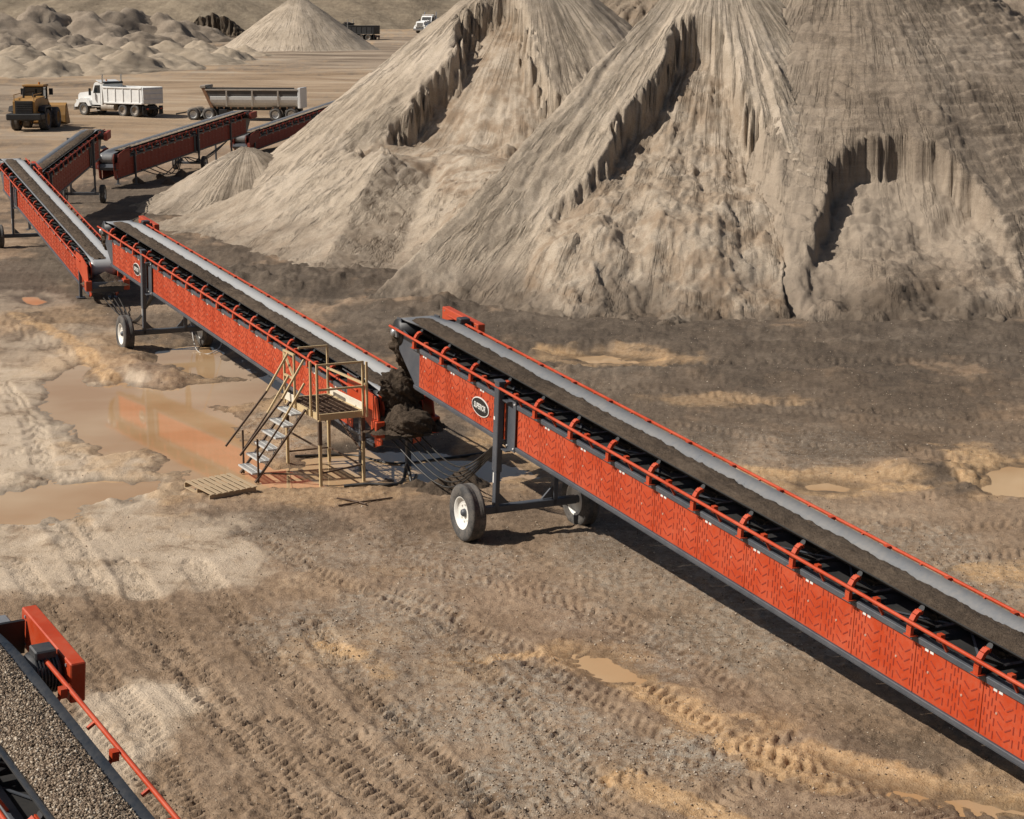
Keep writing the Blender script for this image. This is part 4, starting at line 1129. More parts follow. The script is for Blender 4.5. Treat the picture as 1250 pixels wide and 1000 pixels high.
def gravel_load(frame, zb, uh, ut, n, label):
    """a heap of separate small stones lying on a belt"""
    rs = np.random.RandomState(5)
    tpl = np.array([(1, 0, 0), (-1, 0, 0), (0, 1, 0), (0, -1, 0), (0, 0, 1), (0, 0, -1)], float)
    tri = np.array([(0, 2, 4), (2, 1, 4), (1, 3, 4), (3, 0, 4), (2, 0, 5), (1, 2, 5), (3, 1, 5), (0, 3, 5)])
    u = uh + rs.rand(n) * (ut - uh); yv = (rs.rand(n) * 2 - 1)
    hw = 0.315
    z = 0.945 + 0.115 * 1.0 + 0.055 * (1 - yv ** 2) + 0.01 * fbm(u * 3, yv * 2, 2, 7)
    s = 0.009 + 0.013 * rs.rand(n) ** 2
    q = rs.randn(n, 4); q /= np.linalg.norm(q, axis=1)[:, None]
    w_, x_, y_, z_ = q.T
    Rm = np.stack([1 - 2 * (y_ ** 2 + z_ ** 2), 2 * (x_ * y_ - z_ * w_), 2 * (x_ * z_ + y_ * w_), 2 * (x_ * y_ + z_ * w_), 1 - 2 * (x_ ** 2 + z_ ** 2), 2 * (y_ * z_ - x_ * w_), 2 * (x_ * z_ - y_ * w_), 2 * (y_ * z_ + x_ * w_), 1 - 2 * (x_ ** 2 + y_ ** 2)], -1).reshape(n, 3, 3)
    shp = tpl[None] * (0.7 + 0.6 * rs.rand(n, 6, 1)) * (0.6 + 0.6 * rs.rand(n, 1, 3)) * s[:, None, None]
    P = np.einsum('nij,nkj->nki', Rm, shp) + np.stack([u, yv * hw, z + zb + rs.rand(n) * 0.012], -1)[:, None, :]
    F = (tri[None] + (np.arange(n) * 6)[:, None, None]).reshape(-1, 3)
    me = bpy.data.meshes.new('gravel_load'); me.vertices.add(n * 6); me.vertices.foreach_set('co', P.reshape(-1))
    me.loops.add(F.size); me.loops.foreach_set('vertex_index', F.reshape(-1).astype(np.int32)); me.polygons.add(len(F))
    me.polygons.foreach_set('loop_start', np.arange(0, F.size, 3, dtype=np.int32)); me.polygons.foreach_set('loop_total', np.full(len(F), 3, np.int32))
    at = me.attributes.new('tone', 'FLOAT', 'POINT'); at.data.foreach_set('value', np.repeat(rs.rand(n) ** 1.2, 6).astype(np.float32))
    me.materials.append(M['gravel']); me.update(); me.validate()
    o = link('gravel_load', me); o.matrix_world = frame; o['kind'] = 'stuff'
    tag(o, label, 'gravel')
    # the packed bed below the loose stones
    return o
gravel = gravel_load(c4m, c4z, -0.6, 4.6, 27000, 'brown crushed gravel carried on the lower left conveyor')
bed = load_obj(c4m, c4z, -0.55, 9.0, M['damp_sand'], 'packed fines', hw=0.32, crown=0.055, seed=7, off=0.0)
bed.name = 'gravel_bed'; bed.parent = gravel; bed.matrix_parent_inverse = c4m.inverted()
del bed['label']; del bed['category']
# ------------------------------------------------------------------ stair platform beside the middle conveyor
AZ2 = -1.115
UH = Vector((math.cos(AZ2), math.sin(AZ2), 0)); VH = Vector((math.sin(AZ2), -math.cos(AZ2), 0))
def platform():
    FL = Vector((-3.82, 37.24, 0))
    root = empty('stair_platform', (FL.x, FL.y, 0.0))
    # local x = along the conveyor (downhill), y = away from the conveyor
    root.matrix_world = Matrix(((UH.x, VH.x, 0, FL.x), (UH.y, VH.y, 0, FL.y), (0, 0, 1, 0.0), (0, 0, 0, 1)))
    # x,y axes here form a left-handed pair with z; flip y so that the frame is proper
    root.matrix_world = Matrix(((UH.x, -VH.x, 0, FL.x), (UH.y, -VH.y, 0, FL.y), (0, 0, 1, 0.0), (0, 0, 0, 1)))
    tag(root, 'tan steel stair platform with grey treads standing against the middle conveyor', 'stairs')
    T, Bn = M['tan_steel'], M['brown_steel']
    D = 1.45; L, Wd = -1.95, 0.92      # deck from x=L..0, y=0..Wd (y towards the conveyor)
    def gl(x, y):
        p = root.matrix_world @ Vector((x, y, 0)); return gz(p.x, p.y) - 0.02
    for x in (0, L):
        for y in (0, Wd):
            leg = MB().bbox(x - 0.03, x + 0.03, y - 0.03, y + 0.03, gl(x, y), D - 0.12, 0.006).build('leg', T, root)
            MB().bbox(x - 0.037, x + 0.037, y - 0.037, y + 0.037, D - 0.62, D - 0.14, 0.006).build('leg_sleeve', Bn if y == 0 or x == 0 else T, leg)
    # deck frame
    for a, b in (((L, 0), (0, 0)), ((L, Wd), (0, Wd)), ((0, 0), (0, Wd)), ((L, 0), (L, Wd))):
        MB().bar((a[0], a[1], D - 0.06), (b[0], b[1], D - 0.06), 0.045, 0.13).build('deck_beam', T, root)
    for k in range(16):
        x = L + 0.06 + k * (abs(L) - 0.12) / 15
        link('deck_bar', shared('deck_bar', lambda: MB().box(-0.012, 0.012, 0.03, Wd - 0.03, 0, 0.03).mesh('deck_bar', Bn)), root, (x, 0, D - 0.03))
    for k in range(7):
        y = 0.06 + k * (Wd - 0.12) / 6
        link('deck_rod', shared('deck_rod', lambda: MB().box(L + 0.04, -0.04, -0.008, 0.008, 0, 0.012).mesh('deck_rod', Bn)), root, (0, y, D + 0.001))
    # kick boards
    MB().bbox(L, -0.02, Wd + 0.026, Wd + 0.045, D - 0.02, D + 0.15, 0.004).build('kick_board', M['cream'], root)
    MB().bbox(L, L + 0.62, -0.045, -0.026, D - 0.02, D + 0.15, 0.004).build('kick_board', M['cream'], root)
    # railings
    def post(x, y, z0=D - 0.1, z1=D + 1.02, m=T): MB().bbox(x - 0.022, x + 0.022, y - 0.022, y + 0.022, z0, z1, 0.004).build('post', m, root)
    for x, y in ((0.03, -0.05), (0.03, Wd), (L, -0.03), (L + 0.66, -0.05), (L, Wd), (L + 1.6, -0.05), (0.16, Wd + 0.03)): post(x, y)
    def rail(p, q, m=T, w=0.04): MB().bar(p, q, w).build('rail', m, root)
    for z in (D + 1.0, D + 0.5):
        rail((0.03, -0.05, z), (0.03, Wd, z)); rail((L, -0.03, z), (L + 0.66, -0.05, z))
    rail((0.1, Wd + 0.03, D + 0.55), (L, Wd, D + 0.55)); rail((L, Wd, D + 1.02), (L, Wd * 0.3, D + 1.02))
    rail((L, -0.03, D + 0.95), (L + 0.66, -0.05, D + 0.5))
    # stair flight: goes down towards -y
    sx0, sx1 = L + 0.32, L + 1.25     # width along x
    run, n = 1.02, 6
    for sx in (sx0, sx1):
        MB().bar((sx, -0.04, D - 0.02), (sx, -run - 0.12, 0.03), 0.035, 0.07, (1, 0, 0)).build('stringer', Bn, root)
        # handrails
        rail((sx, -0.05, D + 1.0), (sx, -run * 0.52, D * 0.53 + 0.92)); rail((sx, -run * 0.52, D * 0.53 + 0.92), (sx, -run - 0.42, 0.62), Bn, 0.036)
        rail((sx, -0.05, D + 0.52), (sx, -run * 0.52, D * 0.53 + 0.46)); rail((sx, -run * 0.52, D * 0.53 + 0.46), (sx, -run - 0.05, 0.50), Bn, 0.03)
        MB().bar((sx, -run - 0.05, 0.02), (sx, -run - 0.05, 0.92), 0.035).build('handrail_post', Bn, root)
    for k in range(n):
        z = D - 0.02 - (k + 0.35) * (D - 0.10) / n; y = -0.08 - (k + 0.15) * run / n
        tr = empty('tread', (sx0, y, z), 0, root)
        link('tread_frame', shared('tread_frame', lambda: MB().box(0.02, 0.91, -0.235, -0.22, -0.035, 0.0).box(0.02, 0.91, 0.0, 0.015, -0.035, 0.0).box(0.02, 0.04, -0.22, 0.0, -0.035, 0.0).box(0.89, 0.91, -0.22, 0.0, -0.035, 0.0).mesh('tread_frame', M['galv'])), tr)
        link('tread_grating', shared('tread_grating', lambda: (lambda mb: [mb.box(0.05 + i * 0.035, 0.068 + i * 0.035, -0.22, 0.0, -0.03, -0.002) for i in range(24)] and mb)(MB()).box(0.04, 0.89, -0.12, -0.10, -0.012, 0.003).mesh('tread_grating', M['galv'])), tr)
        link('tread_bracket', shared('tread_bracket', lambda: MB().box(0.02, 0.035, -0.12, -0.105, -0.16, -0.03).box(0.895, 0.91, -0.12, -0.105, -0.16, -0.03).mesh('tread_bracket', M['galv'])), tr)
    # braces low down
    for p, q in (((0, 0, 0.25), (0, Wd, 0.35)), ((0, 0, 0.22), (sx1 - 0.2, -run * 0.9, 0.16)), ((L, 0, 0.75), (0, 0, 0.75)), ((L, Wd, 0.30), (0, Wd, 0.30)), ((L, Wd, D - 0.2), (0, Wd, 0.55)), ((L, 0, 0.3), (L, Wd, 0.3))):
        MB().bar(p, q, 0.03).build('brace', Bn, root)
platform()

def pallet():
    A, Bq, Cq, Dq = [Vector(tuple(unproj(*p)[:2]) + (0,)) for p in ((220, 596), (276.5, 589), (321, 604.5), (253, 616))]
    ux = (Cq - Bq + Dq - A) * 0.5; uy = (Bq - A + Cq - Dq) * 0.5
    ux = ux.normalized() * 1.22; 
    uyn = Vector((-ux.y, ux.x, 0)).normalized()
    c = (A + Bq + Cq + Dq) / 4
    z = max(gz(c.x + dx, c.y + dy) for dx in (-.4, 0, .4) for dy in (-.4, 0, .4)) - 0.02
    root = empty('wooden_pallet', (c.x, c.y, z), math.atan2(ux.y, ux.x))
    root.rotation_euler = (math.radians(2), math.radians(1.5), math.atan2(ux.y, ux.x))
    tag(root, 'weathered wooden pallet lying on the mud in front of the stairs', 'pallet')
    for k in range(8):
        y = -0.5 + 0.05 + k * 0.128
        MB().bbox(-0.6, 0.6 + 0.01 * (k % 3), y, y + 0.088, 0.112, 0.13, 0.003).build('top_slat', M['wood'], root)
    for x in (-0.58, -0.02, 0.54):
        MB().bbox(x, x + 0.04, -0.48, 0.52, 0.022, 0.110, 0.003).build('stringer', M['wood'], root)
    for y in (-0.48, -0.02, 0.42):
        MB().bbox(-0.6, 0.6, y, y + 0.09, 0.0, 0.02, 0.003).build('bottom_slat', M['wood'], root)
pallet()

# ------------------------------------------------------------------ heaps, spill and hoses
def heap(name, label, cat, x, y, h, r, mat, seed, sy=1.0, base=None, lumpy=0.16, floor=0.0):
    n = 56
    u = np.linspace(-1.3, 1.3, n); X, Y = np.meshgrid(u, u)
    rr = np.hypot(X, Y) * (1 + lumpy * fbm(X * 1.6 + seed, Y * 1.6, 3, seed))
    z = softbase((1 - rr) * h, 0.05 * h) + lumpy * h * 0.7 * fbm(X * 2.8, Y * 2.8, 5, seed + 2, 0.65) * sstep(1.05, 0.7, rr)
    o = link(name, grid_mesh(name, X * r, Y * r * sy, z - 0.03, mat, dict(fresh=X * 0), keep=z > 0.02))
    o.location = (x, y, gz(x, y) if base is None else base)
    tag(o, label, cat)
    return o
p = unproj(537, 600); heap('spill_heap', 'small lumpy brown sand spill between the stairs and the front wheel', 'sand heap', p[0], p[1], 0.34, 0.55, M['damp_sand'], 401, lumpy=0.3)
p = unproj(566, 596); heap('spill_heap', 'peaked brown sand spill right behind the nearest white-rimmed wheel', 'sand heap', p[0], p[1], 0.50, 0.62, M['damp_sand'], 405, lumpy=0.15)
p = unproj(508, 594); heap('spill_heap', 'low sand spill lying beside the hoses under the stairs', 'sand heap', p[0], p[1], 0.2, 0.42, M['damp_sand'], 409, lumpy=0.3)
for i, (a, b, h, lab) in enumerate(((206, 226, 0.42, 'leftmost tiny spill cone below the long dusty conveyor'), (167, 225, 0.4, 'tiny spill cone right of the near leg of the long dusty conveyor'), (195, 219, 0.36, 'tiny spill cone in the middle below the long dusty conveyor'), (222, 217, 0.45, 'rightmost tiny spill cone below the long dusty conveyor'))):
    p = unproj(a, b); heap('spill_cone', lab if i else 'dark tiny spill cone nearest the viewer below the long dusty conveyor', 'sand heap', p[0], p[1], h, 0.5, M['damp_sand'], 421 + i, lumpy=0.1)
# sand filling the two hoppers and clinging below the heads
def tail_heap(mw, u, zloc, h, r, sy, label, seed, lumpy=0.25):
    p = mw @ Vector((u, 0, zloc)); return heap('hopper_heap', label, 'sand heap', p.x, p.y, h, r, M['damp_sand'], seed, sy, base=p.z, lumpy=lumpy)
tail_heap(c1m, 17.1, c1z + 0.35, 0.42, 0.8, 0.7, 'sand filling the red hopper at the tail of the far left conveyor', 445)
def clump(mw, u, z0, label, seed, sc=(0.26, 0.48, 0.46), rough=0.38):
    """sand caked on a head drum and hanging below it"""
    rs = np.random.RandomState(seed); bm = bmesh.new()
    bmesh.ops.create_icosphere(bm, subdivisions=5, radius=1.0)
    vv = np.array([v.co[:] for v in bm.verts])
    n = fbm(vv[:, 0] * 2.2 + seed, vv[:, 1] * 2.2 + vv[:, 2] * 2.7, 5, seed, 0.65)
    for v, k in zip(bm.verts, n):
        v.co = v.co * (1 + rough * k); v.co.x *= sc[0]; v.co.y *= sc[1]; v.co.z *= sc[2]
        v.co.x -= 0.10 * v.co.z
    me = bpy.data.meshes.new('caked_sand'); bm.to_mesh(me); bm.free()
    for pl in me.polygons: pl.use_smooth = True
    me.materials.append(M['damp_sand'])
    o = link('caked_sand', me); o.matrix_world = mw @ Matrix.Translation((u, 0, z0)); tag(o, label, 'caked sand')
clump(c3m, -5.02, c3z + 0.42, 'dark sand caked below the head drum of the front conveyor', 3)
clump(c2m, -4.9, c2z + 0.5, 'dark sand caked below the head drum of the middle conveyor', 5)

tail_heap(c2m, 17.2, c2z + 0.32, 0.80, 0.74, 0.9, 'caked brown sand heaped in the hopper below the front conveyor head', 441, 0.32)
clump(c2m, 17.05, c2z + 1.08, 'column of brown sand dropping from the front conveyor head into the hopper', 17, (0.30, 0.44, 0.42), 0.45)
clump(c2m, 17.55, c2z + 0.50, 'lump of caked sand overflowing the end of the hopper below the front conveyor head', 13, (0.34, 0.46, 0.26), 0.25)

def smooth_path(pts, n=10):
    pts = [Vector(p) for p in pts]; out = []
    for i in range(len(pts) - 1):
        p0 = pts[max(i - 1, 0)]; p1 = pts[i]; p2 = pts[i + 1]; p3 = pts[min(i + 2, len(pts) - 1)]
        for k in range(n):
            t = k / n
            out.append(0.5 * ((2 * p1) + (p2 - p0) * t + (2 * p0 - 5 * p1 + 4 * p2 - p3) * t * t + (3 * p1 - p0 - 3 * p2 + p3) * t ** 3))
    out.append(pts[-1]); return out
def hose(name, label, pts, r, mat, group=None, cat='cable'):
    o = MB().tube(smooth_path(pts), r, 6).build(name, mat); tag(o, label, cat, group); return o
def gp(px, py, dz=0.03):
    p = unproj(px, py); return (p[0], p[1], gz(p[0], p[1]) + dz)
def loc(mw, u, y, z): return tuple(mw @ Vector((u, y, z)))
for k in range(5):
    a = loc(c3m, -0.55 - 0.1 * k, -0.2 + 0.1 * k, c3z - 0.2); b = loc(c2m, 17.3, 0.3 - 0.16 * k, c2z + 0.15)
    mid = ((a[0] + b[0]) / 2, (a[1] + b[1]) / 2, min(a[2], b[2]) - 0.18 - 0.11 * k)
    hose('power_cable', 'black power cable sagging between the front conveyor and the hopper below its head', [a, mid, b], 0.016, M['hose'], 'cables sagging under the front conveyor head')
for k in range(4):
    a = loc(c2m, -0.4 - 0.15 * k, -0.2 + 0.12 * k, c2z - 0.2); b = loc(c1m, 17.6, 0.3 - 0.16 * k, c1z)
    mid = ((a[0] + b[0]) / 2, (a[1] + b[1]) / 2, max(0.12, min(a[2], b[2]) - 0.3 - 0.1 * k))
    hose('power_cable', 'black power cable sagging between the middle conveyor and the far left hopper', [a, mid, b], 0.018, M['hose'], 'cables sagging under the middle conveyor head')
hose('ground_hose', 'black hose lying on the wet ground between the stairs and the sand spill', [gp(420, 596), gp(450, 596), gp(478, 596), gp(492, 586), (lambda q: (q[0], q[1], 0.28))(gp(497, 584)), gp(503, 590), gp(508, 580)], 0.035, M['hose'], cat='hose')
hose('ground_hose', 'black hose lying under the tail of the middle conveyor', [gp(360, 560), gp(430, 556), gp(480, 566), gp(540, 560), gp(600, 556)], 0.03, M['hose'], cat='hose')
hose('water_hose', 'pale hose looped down beside the far wheel of the middle conveyor', [loc(c2m, 0.9, 0.3, c2z - 0.1), gp(233, 415, 0.5), gp(240, 428, 0.06), gp(258, 432, 0.05), gp(270, 426, 0.2), loc(c2m, 3.6, -0.2, c2z - 0.15)], 0.014, M['hose_white'], cat='hose')
for k in range(3):
    a = loc(c6m, 16.0, 0.5, c6z - 0.3); b = loc(c6m, 7.2 - 0.0 * k, 0.5, c6z - 0.75); 
    hose('power_cable', 'black cable hanging in loops below the long dusty conveyor', [loc(c6m, 16.5 - k, 0.45, c6z - 0.3), loc(c6m, 13.0 - k, 0.5, c6z - 1.0 - 0.1 * k), loc(c6m, 9.5, 0.45, c6z - 0.45), loc(c6m, 5.5 + k, 0.5, c6z - 1.0), loc(c6m, 1.0, 0.45, c6z - 0.4)], 0.03, M['hose'], 'cables under the long dusty conveyor')
for k, (pts, lab) in enumerate((([(413, 621), (440, 617), (479, 612)], 'thin dark stick lying on the mud in front of the spill, the longer one'), ([(411, 614), (430, 615), (447, 620)], 'short dark stick crossing the longer stick on the mud'))):
    hose('stick', lab, [gp(*q) for q in pts], 0.018, M['brown_steel'], cat='stick')

# loose stones on the yard, too many to count
def pebbles():
    rs = np.random.RandomState(9); pts = []
    t = np.array([(1, 0, 0), (-1, 0, 0), (0, 1, 0), (0, -1, 0), (0, 0, 1), (0, 0, -1)], float)
    tri = np.array([(0, 2, 4), (2, 1, 4), (1, 3, 4), (3, 0, 4), (2, 0, 5), (1, 2, 5), (3, 1, 5), (0, 3, 5)])
    y = 21 + 40 * rs.rand(150000) ** 1.5; x = (rs.rand(150000) * 2 - 1) * 0.285 * y
    g, at = ground(x, y)
    dens = 0.16 + 0.8 * at['gravel'] + 0.10 * at['dark']
    keep = (rs.rand(len(x)) < dens * (1 - at['silt'] * 0.8)) & (g > 0.015)
    x, y, g = x[keep], y[keep], g[keep]; n = len(x)
    s = 0.006 + 0.016 * rs.rand(n) ** 4
    P = t[None] * (0.6 + 0.7 * rs.rand(n, 6, 1)) * (0.7 + 0.6 * rs.rand(n, 1, 3)) * s[:, None, None]
    a = rs.rand(n) * 6.28; ca, sa = np.cos(a)[:, None], np.sin(a)[:, None]
    P = np.stack([P[..., 0] * ca - P[..., 1] * sa, P[..., 0] * sa + P[..., 1] * ca, P[..., 2] * 0.8], -1) + np.stack([x, y, g + s * 0.25], -1)[:, None, :]
    F = (tri[None] + (np.arange(n) * 6)[:, None, None]).reshape(-1, 3)
    me = bpy.data.meshes.new('loose_stones'); me.vertices.add(n * 6); me.vertices.foreach_set('co', P.reshape(-1))
    me.loops.add(F.size); me.loops.foreach_set('vertex_index', F.reshape(-1).astype(np.int32)); me.polygons.add(len(F))
    me.polygons.foreach_set('loop_start', np.arange(0, F.size, 3, dtype=np.int32)); me.polygons.foreach_set('loop_total', np.full(len(F), 3, np.int32))
    at = me.attributes.new('tone', 'FLOAT', 'POINT'); at.data.foreach_set('value', np.repeat(0.15 + 0.85 * rs.rand(n), 6).astype(np.float32))
    me.materials.append(M['gravel']); me.update(); me.validate()
    o = link('loose_stones', me); o['kind'] = 'stuff'; tag(o, 'small loose stones scattered over the muddy yard', 'stones')
pebbles()

# ------------------------------------------------------------------ vehicles (local x forward, y left, z up)
def vwheel(parent, x, y, r, w, rimmat, flip):
    e = empty('wheel', (x, y, r), 0 if not flip else math.pi, parent)
    k = r / 0.52
    t = link('tyre', shared(('vt', w), lambda: tyre_mesh(0.52, w)), e); t.scale = (k, 1, k)
    def rm():
        me = shared('rim', rim_mesh).copy(); me.materials.clear(); me.materials.append(rimmat); return me
    q = link('rim', shared(('vr', rimmat.name), rm), e); q.scale = (k, w / 0.28, k)
    return e

def ground_at(px, py):
    d = unproj(px, py); dx = d[0] / d[1]; k = d[1] / CAM_H
    yy = k * (CAM_H + 1.75) / (1 + 0.014 * k)
    return Vector((dx * yy, yy, gz(dx * yy, yy)))

def dump_truck(label, P, rz, paintm, bodym, tipped=False):
    r = empty('dump_truck', P, rz); tag(r, label, 'truck')
    b = lambda n, m, *a, par=r, bv=0.03: MB().bbox(*a, bv).build(n, m, par)
    b('chassis', M['black'], -4.0, 4.0, -0.45, 0.45, 0.62, 0.95)
    # hood with sloping nose
    hood = MB().prism([(2.1, 1.05), (3.95, 0.95), (4.1, 1.15), (4.05, 1.75), (3.85, 1.92), (2.1, 2.12)], -0.78, 0.78).build('hood', paintm, r)
    MB().box(4.06, 4.12, -0.55, 0.55, 1.05, 1.72).build('grille', M['chrome'], hood)
    for s in (-1, 1):
        f = MB().prism([(2.15, 0.85), (2.35, 1.28), (2.7, 1.5), (3.3, 1.5), (3.7, 1.28), (4.1, 0.95), (4.1, 0.72), (3.75, 0.75), (3.5, 1.12), (2.75, 1.14), (2.5, 0.85)], s * 0.78, s * 1.22).build('fender', paintm, r)
        MB().bbox(4.0, 4.08, s * 0.72, s * 1.05, 1.1, 1.35, 0.02).build('headlight', M['rim'], f)
        MB().tube([(0.75, s * 1.12, 0.9), (0.75, s * 1.12, 3.35), (0.70, s * 1.12, 3.5)], [0.10, 0.07, 0.06], 10).build('exhaust_stack', M['chrome'], r)
        MB().tube([(-0.55, s * 0.95, 0.78), (0.95, s * 0.95, 0.78)], 0.31, 14).build('fuel_tank', M['alu'], r)
        for z in (0.45, 0.75): MB().bbox(1.15, 2.1, s * 0.85, s * 1.2, z, z + 0.06, 0.01).build('step', M['alu'], r)
        MB().box(2.0, 2.08, s * 1.28, s * 1.5, 1.75, 2.35).build('mirror', M['black'], r)
        MB().box(-3.95, -3.9, s * 0.75, s * 1.22, 0.25, 0.95).build('mud_flap', M['black'], r)
    b('bumper', M['chrome'], 4.08, 4.28, -1.2, 1.2, 0.45, 0.78)
    cab = MB().prism([(0.95, 0.95), (2.15, 0.95), (2.15, 1.95), (1.88, 2.72), (1.7, 2.86), (1.0, 2.92), (0.9, 2.8)], -1.02, 1.02).build('cab', paintm, r)
    MB().prism([(2.17, 1.98), (2.19, 1.98), (1.93, 2.66), (1.91, 2.66)], -0.88, 0.88).build('windscreen', M['glass'], cab)
    for s in (-1, 1):
        MB().prism([(1.2, 1.95), (2.0, 1.95), (1.78, 2.6), (1.2, 2.62)], s * 1.022, s * 1.034).build('side_window', M['glass'], cab)
        MB().box(1.15, 1.165, s * 1.021, s * 1.03, 1.05, 2.65).build('door_gap', M['black'], cab)
    for y in (-0.5, 0, 0.5): MB().bbox(1.45, 1.55, y - 0.05, y + 0.05, 2.88, 2.96, 0.01).build('marker_light', M['amber'], cab)
    MB().tube([(1.2, 0.2, 2.9), (1.2, 0.2, 3.08)], 0.07, 8).build('beacon', M['amber'], cab)
    # dump body
    body = empty('dump_body', (0, 0, 0), 0, r)
    for s in (-1, 1):
        MB().prism([(-3.95, 1.12), (0.55, 1.12), (0.72, 2.55), (-3.85, 2.42)], s * 1.17, s * 1.23).build('body_side', bodym, body)
        for k in range(5): MB().bbox(-3.6 + k * 0.92, -3.5 + k * 0.92, s * 1.235, s * 1.29, 1.15, 2.36, 0.01).build('side_rib', bodym, body)
        MB().bbox(-3.9, 0.65, s * 1.20, s * 1.32, 2.40, 2.52, 0.02).build('top_rail', bodym, body)
        MB().bbox(-3.9, 0.5, s * 1.20, s * 1.30, 1.10, 1.24, 0.02).build('bottom_rail', bodym, body)
    MB().box(-3.9, 0.5, -1.17, 1.17, 1.10, 1.2).build('body_floor', bodym, body)
    MB().prism([(0.5, 1.12), (0.58, 1.12), (0.76, 2.75), (0.68, 2.75)], -1.2, 1.2).build('headboard', bodym, body)
    MB().prism([(0.62, 2.72), (1.5, 3.0), (1.5, 3.06), (0.62, 2.78)], -1.15, 1.15).build('cab_guard', bodym, body)
    tg = MB().bbox(-4.02, -3.94, -1.2, 1.2, 1.15, 2.5, 0.02).build('tailgate', bodym, body)
    for z in (1.45, 1.9, 2.3): MB().bbox(-4.07, -4.02, -1.15, 1.15, z, z + 0.07, 0.01).build('tailgate_rib', bodym, tg)
    # tarp roller
    MB().tube([(0.6, -1.1, 2.82), (0.6, 1.1, 2.82)], 0.1, 10).build('tarp_roll', M['black'], body)
    for x in (3.1,):
        for s in (-1, 1): vwheel(r, x, s * 1.02, 0.53, 0.3, M['alu'], s > 0)
    for x in (-1.55, -2.95):
        for s in (-1, 1): vwheel(r, x, s * 0.92, 0.53, 0.56, M['alu'], s > 0)
    b('rear_bar', M['black'], -4.1, -3.98, -1.1, 1.1, 0.62, 0.82)
    for s in (-1, 1): MB().bbox(-4.14, -4.10, s * 0.7, s * 0.95, 0.66, 0.78, 0.01).build('tail_light', M['red'], r)
    return r

P = ground_at(146, 143)
dump_truck('white dump truck with chrome stacks parked beside the wheel loader', P, math.radians(180 - 33), M['white'], M['white'])

def trailer(label, P, rz):
    r = empty('dump_trailer', P, rz); tag(r, label, 'trailer')
    al, bk = M['alu'], M['black']
    MB().bbox(-4.6, 3.2, -0.35, 0.35, 0.85, 1.1, 0.02).build('frame', bk, r)
    tub = empty('tub', (0, 0, 0), 0, r)
    for s in (-1, 1):
        MB().prism([(-4.45, 2.005), (3.1, 2.005), (3.3, 2.55), (-4.45, 2.5)], s * 1.12, s * 1.18).build('side_upper', M['dark_alu'], tub)
        MB().bbox(-4.5, 3.4, s * 1.1 - 0.06, s * 1.1 + 0.12 * (s > 0) + 0.06, 2.50, 2.63, 0.02).build('top_rail', al, tub)
        for x in (-2.9, -0.7, 1.5): MB().bbox(x, x + 0.14, s * 1.245, s * 1.29, 1.2, 2.5, 0.015).build('side_post', al, tub)
        for k in range(12): MB().bbox(-4.2 + k * 0.6, -4.1 + k * 0.6, s * 1.0, s * 1.12, 1.02, 1.16, 0.01).build('cross_sill', M['rust'], tub)
    arc = [(1.24, 2.0), (1.23, 1.75), (1.16, 1.5), (1.02, 1.3), (0.8, 1.16), (0.4, 1.10)]
    MB().prism_x(arc + [(-a, b) for a, b in reversed(arc)] + [(-a * 0.94, b + 0.04) for a, b in arc] + [(a * 0.94, b + 0.04) for a, b in reversed(arc)], -4.48, 3.0).build('rounded_hull', M['galv'], tub)
    MB().prism([(2.75, 1.1), (3.0, 1.1), (3.75, 2.75), (3.45, 2.75)], -1.2, 1.2).build('front_wall', M['rust'], tub)
    MB().bbox(3.35, 3.85, -1.25, 1.25, 2.70, 2.95, 0.04).build('front_cap', al, tub)
    MB().bbox(-4.75, -4.5, -1.25, 1.25, 1.05, 2.75, 0.04).build('tailgate', M['white'], tub)
    MB().tube([(-4.2, 1.14, 2.72), (3.3, 1.14, 2.72)], 0.06, 8).build('tarp_roll', bk, tub)
    for x in (-3.9, -2.55, 3.15, 4.5):
        for s in (-1, 1):
            vwheel(r, x, s * 0.92, 0.52, 0.56, M['galv'], s > 0)
            MB().tube([(x + 0.6 * math.cos(a), s * 0.95, 0.52 + 0.6 * math.sin(a)) for a in [math.radians(v) for v in range(10, 171, 20)]], 0.03, 6).build('fender_hoop', al, r)
    MB().bbox(2.2, 5.2, -0.5, 0.5, 0.62, 0.85, 0.03).build('dolly_frame', bk, r)
    MB().bbox(2.9, 3.5, -0.6, 0.6, 0.86, 1.0, 0.03).build('turntable', bk, r)
    MB().bbox(1.6, 2.3, -1.1, 1.1, 0.3, 0.95, 0.03).build('tool_box', bk, r)
    MB().bar((5.1, 0, 0.7), (6.3, 0, 0.5), 0.12).build('drawbar', bk, r)
    return r
P = ground_at(304, 146)
trailer('long grey dump trailer with rusty front wall parked without a truck', P, math.radians(180 - 6))

